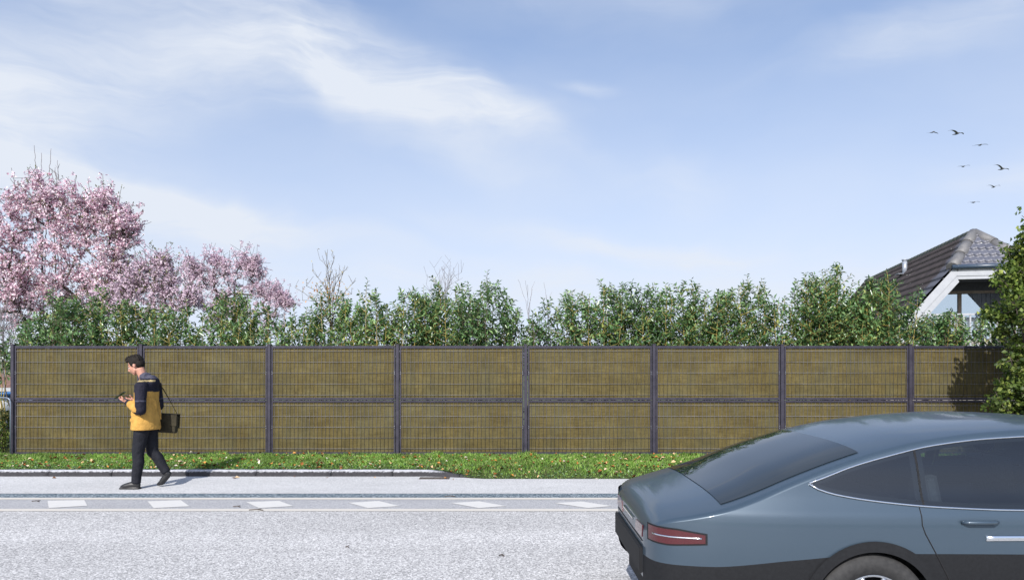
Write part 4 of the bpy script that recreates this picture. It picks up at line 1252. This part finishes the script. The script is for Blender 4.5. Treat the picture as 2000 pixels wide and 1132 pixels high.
# folds
rr = random.Random(8)
for k in range(34):
    a = rr.uniform(0, 6.28); z = rr.uniform(.84, 1.3)
    rx_, ry_ = .158, .20
    p0 = Vector((.12 + rx_ * math.cos(a), ry_ * math.sin(a), z)); p1 = Vector((.12 + rx_ * math.cos(a + rr.uniform(-.5, .5)), ry_ * math.sin(a + .2), z - rr.uniform(.06, .2)))
    b_.tube([p0, p0.lerp(p1, .5), p1], [.004, .013, .004], 6)
jk = b_.build('jacket', [M['yellow_cloth'], M['navy_cloth'], M['grey_cloth'], M['pale_yellow']], person)
fuse(jk, .010, 5)
def segd(p_, a, c):
    a = Vector(a); c = Vector(c); t = max(0, min(1, (p_ - a).dot(c - a) / (c - a).length_squared)); return (p_ - a.lerp(c, t)).length, t
for m_ in (M['navy_cloth'], M['grey_cloth'], M['pale_yellow']):
    if m_.name not in [x.name for x in jk.data.materials if x]: jk.data.materials.append(m_)
for pl in jk.data.polygons:
    c = pl.center; best = 9; mi = 1 if c.z > 1.295 + .02 * math.sin(c.x * 9) else 0
    for i in range(2):
        du, tu = segd(c, SH[i], EL[i]); df, tf = segd(c, EL[i], WR[i])
        if abs(c.y) > .10 and du < .10 and du <= df and c.z < 1.45 and abs(c.y) > .165 + .0 * tu:
            mi = 1
            if .64 < tu < .69: mi = 2
        elif df < .09 and (c.x < -.03 or df < du) and abs(c.y) > .03 and c.x < .21 and (c.x < -.02 or abs(c.y) > .15 or df < .062):
            mi = 1 if (tf > .80 or c.z < 1.045) else 0
    if abs(c.y) > .055 and 1.448 < c.z < 1.468: mi = 3
    if c.z > 1.49 : mi = 2
    pl.material_index = mi
# trousers, shoes
b_ = MB()
b_.tube([(.118, 0, .80), (.118, 0, .90), (.118, 0, 1.0)], [.115, .13, .125], 16, flat=[.165, .175, .165])
for i in range(2):
    h, k_, a_ = Vector(HIP[i]), Vector(KN[i]), Vector(AN[i])
    b_.tube([h, h.lerp(k_, .5), k_, k_.lerp(a_, .3) + Vector((.018, 0, 0)), k_.lerp(a_, .75), a_ + (a_ - k_).normalized() * .015], [.108, .092, .076, .074, .064, .060], 14)
    b_.ball(k_, .077, 12, 9)
    b_.tube([k_ + Vector((.05, 0, .05)), k_ + Vector((-.02, 0, .02))], [.01, .03], 6)
fuse(b_.build('trousers', M['black_cloth'], person), .011, 4)
b_ = MB()
b_.tube([(.085, -.095, .055), (.05, -.095, .055), (-.03, -.098, .052), (-.11, -.10, .040), (-.165, -.10, .030)], [.030, .050, .048, .036, .018], 14, flat=[.028, .042, .045, .045, .030])
b_.tube([(.04, -.095, .05), (.037, -.095, .11)], [.045, .045], 12)
b_.box(-.175, .09, -.142, -.055, .002, .020)
fuse(b_.build('shoe', M['shoe'], person), .006, 3)
b_ = MB()
b_.tube([(.405, .09, .195), (.375, .09, .165), (.325, .09, .105), (.285, .09, .052), (.235, .09, .028)], [.026, .044, .046, .038, .020], 14, flat=[.026, .040, .044, .045, .030])
b_.tube([(.37, .09, .17), (.345, .09, .22)], [.044, .045], 12)
fuse(b_.build('shoe', M['shoe'], person), .006, 3)
# phone and bag
M['phone_glass'] = mat('phone_glass', (.01, .01, .012), .08)[0]
b_ = MB(); mt = Matrix.Translation((-.232, -.005, 1.262)) @ Matrix.Rotation(R(-35), 4, 'Y')
b_.box(-.075, .075, -.037, .037, -.0045, .0045, mtx=mt, bev=.003)
ph = b_.build('phone', M['phone_glass'], None, loc=(PXO, PYO, 0)); tag(ph, 'dark phone held in both hands by the walking person', 'phone')
bag = empty('shoulder_bag', (PXO, PYO, 0)); tag(bag, 'dark olive shoulder bag hanging behind the hip of the walking person', 'bag')
b_ = MB(); mt = Matrix.Translation((.285, .26, .850)) @ Matrix.Rotation(R(3), 4, 'Y')
b_.box(-.165, .135, -.05, .05, -.125, .125, mtx=mt, bev=.02)
o = b_.build('body', M['olive_canvas'], bag); bv = o.modifiers.new('b', 'BEVEL'); bv.width = .015; bv.segments = 2; apply_mods(o)
b_ = MB(); b_.box(-.17, .15, -.056, -.0505, -.02, .14, mtx=mt); b_.box(-.17, .15, .0505, .056, -.06, .14, mtx=mt); b_.box(-.17, .15, -.056, .056, .137, .142, mtx=mt); b_.build('flap', M['olive_canvas'], bag)
b_ = MB()
b_.tube([(.42, .27, .98), (.345, .24, 1.15), (.27, .17, 1.34), (.20, .06, 1.485), (.13, -.06, 1.49), (.02, .03, 1.36), (-.03, .15, 1.2), (.02, .23, 1.05), (.16, .26, .98)], .018, 8, flat=.004, up=(0, 0, 1))
b_.build('strap', M['olive_canvas'], bag)

# ============================================================ CAR
from bisect import bisect_right
def curve(pts):
    xs = [p_[0] for p_ in pts]; ys = [p_[1] for p_ in pts]; n = len(xs)
    d = [(ys[i + 1] - ys[i]) / (xs[i + 1] - xs[i]) for i in range(n - 1)]
    mm = [d[0]] + [0 if d[i - 1] * d[i] <= 0 else 2 * d[i - 1] * d[i] / (d[i - 1] + d[i]) for i in range(1, n - 1)] + [d[-1]]
    def f(x):
        x = max(xs[0], min(xs[-1], x)); i = min(max(bisect_right(xs, x) - 1, 0), n - 2)
        h = xs[i + 1] - xs[i]; t = (x - xs[i]) / h
        return (2 * t ** 3 - 3 * t * t + 1) * ys[i] + (t ** 3 - 2 * t * t + t) * h * mm[i] + (-2 * t ** 3 + 3 * t * t) * ys[i + 1] + (t ** 3 - t * t) * h * mm[i + 1]
    return f
m, N, b = mat('car_paint', (.085, .13, .185), .42, .35, coat=.6)
b.inputs['Coat Roughness'].default_value = .08
fl = N.noise(opos(N), 900, 1, .5); N.set(b.inputs['Base Color'], N.mix(fl, (.034, .056, .080), (.045, .071, .100)))
M['car_paint'] = m
M['car_glass'] = mat('car_glass', (.006, .010, .012), .035, spec=.5)[0]
m, N, b = mat('tinted_glass', (.004, .006, .008), .02, spec=.6)
out = [n for n in m.node_tree.nodes if n.type == 'OUTPUT_MATERIAL'][0]
tb = N.n('ShaderNodeBsdfTransparent'); tb.inputs[0].default_value = (.50, .58, .62, 1)
gb = N.n('ShaderNodeBsdfGlossy'); gb.inputs['Roughness'].default_value = .02
fr = N.n('ShaderNodeFresnel'); fr.inputs[0].default_value = 1.55
N.set(out.inputs[0], N.n('ShaderNodeMixShader', ins={0: N.math('ADD', fr.outputs[0], .05), 1: tb.outputs[0], 2: gb.outputs[0]}).outputs[0])
M['tinted_glass'] = m
M['seat_cloth'] = noisy('seat_cloth', (.035, .037, .042), (.06, .062, .068), 40, .8)
M['headliner'] = mat('headliner', (.10, .10, .105), .9)[0]
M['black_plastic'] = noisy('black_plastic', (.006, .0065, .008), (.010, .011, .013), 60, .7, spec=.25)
M['chrome'] = mat('chrome', (.72, .74, .76), .14, 1.0)[0]
M['tail_red'] = mat('tail_red', (.055, .006, .009), .2, coat=.6)[0]
M['alloy'] = mat('alloy', (.45, .47, .50), .3, .9)[0]
M['seam'] = mat('seam', (.004, .004, .005), .8)[0]
CL = 4.85
ztop = curve([(0, .74), (.03, .80), (.10, .845), (.22, .875), (.40, .92), (.6, .985), (.85, 1.085), (1.1, 1.175), (1.35, 1.25), (1.65, 1.315), (2.0, 1.355), (2.35, 1.374), (2.75, 1.36), (3.12, 1.305), (3.5, 1.16), (3.8, 1.02), (3.95, .98), (4.3, .92), (4.6, .83), (4.78, .71), (4.85, .6)])
zbot = curve([(0, .42), (.05, .30), (.15, .22), (.4, .19), (4.4, .19), (4.7, .24), (4.85, .38)])
plan = curve([(0, .52), (.02, .62), (.06, .70), (.15, .765), (.4, .835), (.9, .875), (1.6, .885), (3.6, .885), (4.3, .85), (4.6, .77), (4.78, .62), (4.85, .42)])
side = curve([(.15, .90), (.30, .955), (.50, .992), (.66, 1.0), (.78, .995), (.86, .985), (.915, .955), (.96, .93), (1.15, .868), (1.30, .80), (1.36, .755), (1.45, .70)])
def hw(x, z): return plan(x) * side(z)
def dtop(x): return .045
dlo_lo = curve([(.90, 1.035), (.94, 1.010), (1.06, .975), (1.3, .94), (1.6, .915), (2.0, .900), (3.7, .885)])
dlo_hi = curve([(.90, 1.04), (1.0, 1.075), (1.15, 1.13), (1.35, 1.185), (1.65, 1.25), (2.0, 1.288), (2.35, 1.302), (2.7, 1.298), (3.05, 1.245), (3.4, 1.10), (3.7, .90)])
NU, NV, NC = 150, 44, 14
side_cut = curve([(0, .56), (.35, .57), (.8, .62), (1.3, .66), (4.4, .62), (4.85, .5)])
def sect(x):
    ze = ztop(x) - dtop(x); zb = zbot(x); pts = []
    zc = side_cut(x)
    for j in range(NV + 1):
        z = zb + (zc - zb) * j / 12 if j <= 12 else zc + (ze - zc) * (j - 12) / (NV - 12)
        pts.append((hw(x, z), z))
    ye = pts[-1][0]
    for j in range(1, NC + 1):
        f = j / NC; y = ye * math.cos(f * math.pi / 2) if False else ye * (1 - f)
        z = ze + dtop(x) * (1 - (1 - f) ** 3.2); pts.append((y, z))
    return pts
car = empty('car', (.80, 4.895, 0)); tag(car, 'blue-grey car with dark side glass passing close to the camera at the lower right', 'car')
WX = (1.23, 4.02); WRAD = .325; ARCH = .37
xs = [CL * (0.5 - 0.5 * math.cos(math.pi * i / NU)) * .35 + CL * i / NU * .65 for i in range(NU + 1)]
for part in ('body', 'shaded_lower_body'):  # lower body is a black band, painting in the deep shade on the doors
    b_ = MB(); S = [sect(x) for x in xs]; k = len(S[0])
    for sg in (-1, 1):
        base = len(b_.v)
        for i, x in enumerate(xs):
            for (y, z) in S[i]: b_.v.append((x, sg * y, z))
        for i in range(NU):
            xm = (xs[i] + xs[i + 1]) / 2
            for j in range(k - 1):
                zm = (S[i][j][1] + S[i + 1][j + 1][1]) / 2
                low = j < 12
                if low != (part == 'shaded_lower_body'): continue
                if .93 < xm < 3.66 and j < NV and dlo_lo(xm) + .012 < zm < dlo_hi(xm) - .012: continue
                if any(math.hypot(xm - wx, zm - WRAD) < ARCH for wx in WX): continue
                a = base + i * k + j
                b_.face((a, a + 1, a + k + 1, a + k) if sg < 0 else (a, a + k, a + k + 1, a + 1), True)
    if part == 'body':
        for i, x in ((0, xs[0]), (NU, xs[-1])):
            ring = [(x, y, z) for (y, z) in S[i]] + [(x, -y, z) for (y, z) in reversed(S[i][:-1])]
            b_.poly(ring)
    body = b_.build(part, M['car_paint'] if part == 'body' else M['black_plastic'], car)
def patch(b_, x0, x1, lo, hi, nx=40, nz=10, off=.004, sides=(-1, 1), thick=.006):
    for sg in sides:
        base = len(b_.v)
        for i in range(nx + 1):
            x = x0 + (x1 - x0) * i / nx; l = lo(x); h = max(hi(x), l + .0005)
            for j in range(nz + 1):
                z = l + (h - l) * j / nz; b_.v.append((x, sg * (hw(x, z) + off), z))
        for i in range(nx):
            for j in range(nz):
                a = base + i * (nz + 1) + j
                b_.face((a, a + 1, a + nz + 2, a + nz + 1) if sg < 0 else (a, a + nz + 1, a + nz + 2, a + 1), True)
for (x0, x1) in ((.90, 1.52), (1.532, 2.52), (2.57, 3.69)):
    for sg in (-1, 1):
        b_ = MB(); patch(b_, x0, x1, dlo_lo, dlo_hi, 50, 12, .005, (sg,)); sw = b_.build('side_window', M['tinted_glass'], car)
        b_ = MB(); hh_ = lambda x: max(dlo_hi(x) - .026, (dlo_hi(x) + dlo_lo(x)) / 2 - .001)
        ll_ = lambda x: min(dlo_lo(x) + .028, (dlo_hi(x) + dlo_lo(x)) / 2 + .001)
        patch(b_, x0, x1, dlo_lo, ll_, 50, 1, .003, (sg,)); patch(b_, x0, x1, hh_, dlo_hi, 50, 1, .003, (sg,))
        patch(b_, x0, x0 + .03, dlo_lo, dlo_hi, 2, 6, .0035, (sg,)); patch(b_, x1 - .03, x1, dlo_lo, dlo_hi, 2, 6, .0035, (sg,))
        b_.build('window_seal', M['black_plastic'], sw)
for sg in (-1, 1):
    for (x0, x1) in ((1.52, 1.532), (2.52, 2.57)):
        b_ = MB(); patch(b_, x0, x1, dlo_lo, dlo_hi, 3, 12, .006, (sg,)); b_.build('pillar', M['black_plastic'], car)
def toppatch(name, x0, x1, yw, m_):
    b_ = MB()
    def fn(u, v):
        x = x0 + (x1 - x0) * u; ye = hw(x, ztop(x) - dtop(x)); y = yw(x) * ye * (2 * v - 1); f = 1 - abs(y) / ye
        return (x, y, ztop(x) - dtop(x) + dtop(x) * (1 - (1 - f) ** 3.2) + .005)
    b_.grid(fn, 24, 20); b_.build(name, m_, car, fix=False)
toppatch('rear_window', .42, 1.25, lambda x: .86, M['car_glass']); toppatch('windscreen', 3.12, 3.76, lambda x: .88, M['car_glass'])
for sg in (-1, 1):
    b_ = MB()
    xl = [.90 + (3.69 - .90) * i / 60 for i in range(61)]
    b_.tube([(x, sg * (hw(x, dlo_lo(x)) + .006), dlo_lo(x)) for x in xl] + [(x, sg * (hw(x, dlo_hi(x)) + .006), dlo_hi(x)) for x in reversed(xl)], .0055, 6, up=(0, 0, 1))
    b_.build('window_trim', M['chrome'], car)
    b_ = MB(); xl = [1.85 + 1.9 * i / 40 for i in range(41)]
    b_.tube([(x, sg * (hw(x, .745) + .004), .745 + .004 * (x - 1.4)) for x in xl], .017, 8, flat=.008, up=(0, 1, 0)); b_.build('side_moulding', M['chrome'], car)
    b_ = MB(); patch(b_, .015, .30, lambda x: .680 + .10 * max(0, x - .1), lambda x: .765 - .12 * max(0, x - .15), 24, 8, .006, (sg,))
    tl = b_.build('tail_light', M['tail_red'], car)
    b_ = MB(); patch(b_, .012, .312, lambda x: .706 - .035 + .10 * max(0, x - .1), lambda x: .774 - .12 * max(0, x - .15), 24, 2, .003, (sg,)); b_.build('lamp_seal', M['black_plastic'], tl)
    b_ = MB(); b_.tube([(x, sg * (hw(x, .72) + .008), .722 + .02 * x) for x in [.03 + .25 * i / 16 for i in range(17)]], .005, 6, up=(0, 1, 0)); b_.build('lamp_strip', M['chrome'], tl)
    for dx in (1.50, 2.545, 3.55):
        b_ = MB(); pts = []
        for i in range(14):
            z = .30 + (dlo_lo(dx) - .01 - .30) * i / 13
            x = dx + (.0 if dx > 1.51 else (.52 * max(0, (.80 - z)) ** 1.0 if z < .80 else 0))
            pts.append((x, sg * (hw(x, z) + .0015), z))
        b_.tube(pts, .003, 4)
        b_.build('door_seam', M['seam'], car)
    for hx in (1.72, 2.75):
        b_ = MB(); b_.tube([(hx, sg * (hw(hx, .835) + .004), .835), (hx + .03, sg * (hw(hx, .835) + .028), .838), (hx + .17, sg * (hw(hx, .835) + .028), .838), (hx + .20, sg * (hw(hx, .835) + .004), .835)], .011, 8)
        b_.build('door_handle', M['car_paint'], car)
    for wx in WX:
        b_ = MB()
        n = 40
        for i in range(n):
            a0 = math.pi * (-.05 + 1.1 * i / n); a1 = math.pi * (-.05 + 1.1 * (i + 1) / n)
            q = []
            for (a, r) in ((a0, .345), (a1, .345), (a1, .405), (a0, .405)):
                x = wx + r * math.cos(a); z = WRAD + r * math.sin(a); q.append((x, sg * (hw(x, max(z, .2)) + .009), z))
            b_.poly(q)
        b_.build('wheel_arch', M['black_plastic'], car)
        w = empty('wheel', (wx, sg * .775, WRAD)); w.parent = car
        b_ = MB(); prof = [(.215, -.10), (.29, -.105), (.318, -.09), (.325, -.06), (.325, .06), (.318, .09), (.29, .105), (.215, .10)]; n = 48
        for i in range(n):
            a = 2 * math.pi * i / n
            for (r, y) in prof: b_.v.append((r * math.cos(a), y, r * math.sin(a)))
        kk = len(prof)
        for i in range(n):
            for j in range(kk):
                b_.face((i * kk + j, ((i + 1) % n) * kk + j, ((i + 1) % n) * kk + (j + 1) % kk, i * kk + (j + 1) % kk), True)
        b_.build('tyre', M['tyre'], w)
        b_ = MB(); b_.tube([(0, -.07, 0), (0, .07, 0)], .06, 16, up=(1, 0, 0))
        for i in range(10):
            a = 2 * math.pi * i / 10; b_.tube([(.04 * math.cos(a), sg * .075, .04 * math.sin(a)), (.205 * math.cos(a), sg * .09, .205 * math.sin(a))], [.022, .014], 6)
        b_.tube([(.21 * math.cos(2 * math.pi * i / 40), sg * .085, .21 * math.sin(2 * math.pi * i / 40)) for i in range(41)], .012, 6)
        b_.build('rim', M['alloy'], w)
for (sx, ys) in ((1.75, (-.42, 0, .42)), (2.75, (-.38, .38))):
    for sy in ys:
        b_ = MB(); mt = Matrix.Translation((sx, sy, .78)) @ Matrix.Rotation(R(-12), 4, 'Y')
        b_.box(-.06, .06, -.20, .20, -.34, .26, mtx=mt, bev=.04); b_.box(.06, .50, -.21, .21, -.36, -.24, mtx=mt, bev=.04)
        s0 = b_.build('seat', M['seat_cloth'], car)
        b_ = MB(); c0 = mt @ Vector((-.01, 0, .38)); b_.ball(c0, (.05, .12, .075), 14, 9)
        for q in (-.05, .05): b_.tube([mt @ Vector((0, q, .25)), mt @ Vector((0, q, .34))], .007, 6)
        b_.build('headrest', M['seat_cloth'], s0)
b_ = MB()
b_.grid(lambda u, v: (1.0 + 2.6 * u, (2 * v - 1) * .60, min(ztop(1.0 + 2.6 * u), 1.37) - .075), 16, 6); b_.build('headliner', M['headliner'], car, fix=False)
b_ = MB(); b_.box(.9, 1.6, -.70, .70, .86, .89); b_.build('parcel_shelf', M['black_plastic'], car)
# tail details
b_ = MB()
for (y0, y1) in ((-.50, -.30), (.30, .50)): pass
b_.box(-.004, .001, -.50, .50, .635, .641); b_.build('boot_seam', M['seam'], car)
for sg in (-1, 1):
    b_ = MB(); b_.prism([(-.006, sg * .26, .655), (-.006, sg * .50, .662), (-.004, sg * .51, .735), (-.006, sg * .30, .725)], (.008, 0, 0)); b_.build('inner_tail_light', M['tail_red'], car)
b_ = MB(); b_.box(-.022, .003, -.51, .51, .44, .605, bev=.012); b_.build('rear_bumper', M['black_plastic'], car)
b_ = MB(); b_.box(-.012, .002, -.20, .20, .70, .716, bev=.003); b_.build('boot_trim', M['chrome'], car)
b_ = MB(); b_.box(.1, 4.7, -.62, .62, .18, .45); b_.box(.8, 3.7, -.6, .6, .45, .8)
b_.build('underbody', M['black_plastic'], car)

# ============================================================ BIRDS
M['feather'] = noisy('feather', (.06, .062, .07), (.16, .16, .17), 6, .8)
def bird(px, py, span_px, lift_l, lift_r, depth, label, yaw, sweep=.15, tail=1.0):
    s = 1400 / depth; sp_ = span_px / s / 2
    b_ = MB()
    b_.tube([(-.34 * sp_, 0, 0), (-.27 * sp_, 0, .01), (-.12 * sp_, 0, .0), (.12 * sp_, 0, -.01), (.36 * sp_, 0, 0), (.5 * sp_, 0, .0)], [.015 * sp_, .05 * sp_, .09 * sp_, .085 * sp_, .04 * sp_, .02 * sp_], 10, flat=[.015 * sp_, .05 * sp_, .085 * sp_, .08 * sp_, .06 * sp_, .09 * sp_])
    b_.tube([(-.42 * sp_, 0, -.01), (-.33 * sp_, 0, 0)], [.006 * sp_, .02 * sp_], 6)
    for sg, lift in ((-1, lift_l), (1, lift_r)):
        pts = []; rad = []; fl = []
        for k in range(9):
            f = k / 8
            y = sg * sp_ * f * (1 - .06 * f); z = sp_ * (lift * (math.sin(f * 1.9) * .8) - .10 * f * f); x = sp_ * (sweep * f * f - .05 + .05 * math.sin(f * 3.1) * -1)
            pts.append((x, y, z)); rad.append(sp_ * .018 * (1 - .7 * f)); fl.append(sp_ * .15 * (1 - f ** 2.2 * .85))
        b_.tube(pts, rad, 8, flat=fl, up=(1, 0, 0))
    o = b_.build('bird', M['feather']); o.location = at(px, py, depth); o.rotation_euler = (0, R(-4), yaw)
    tag(o, label, 'bird', 'birds flying over the house')
bird(1822, 258, 27, -.10, -.14, 52, 'faint bird at the far left of the flock, left of the darkest bird', R(100), .1)
bird(1869, 261, 40, .18, .42, 40, 'darkest bird with raised wings near the top of the flock', R(104), .2)
bird(1915, 283, 30, .10, .02, 42, 'dark bird with wings held flat, below and right of the darkest bird', R(80), .1)
bird(1882, 325, 26, .26, .10, 50, 'faint bird in the middle of the flock, left of the bird with the steep wing', R(84), .1)
bird(1957, 330, 36, .10, .62, 42, 'bird with one steeply raised wing at the right of the flock', R(96), .2)
bird(1941, 365, 28, .35, .38, 50, 'pale bird with both wings in a shallow V, second lowest of the flock', R(88), .15)
bird(1902, 395, 26, .18, .08, 50, 'lowest bird of the flock, pale and level winged', R(90), .1)
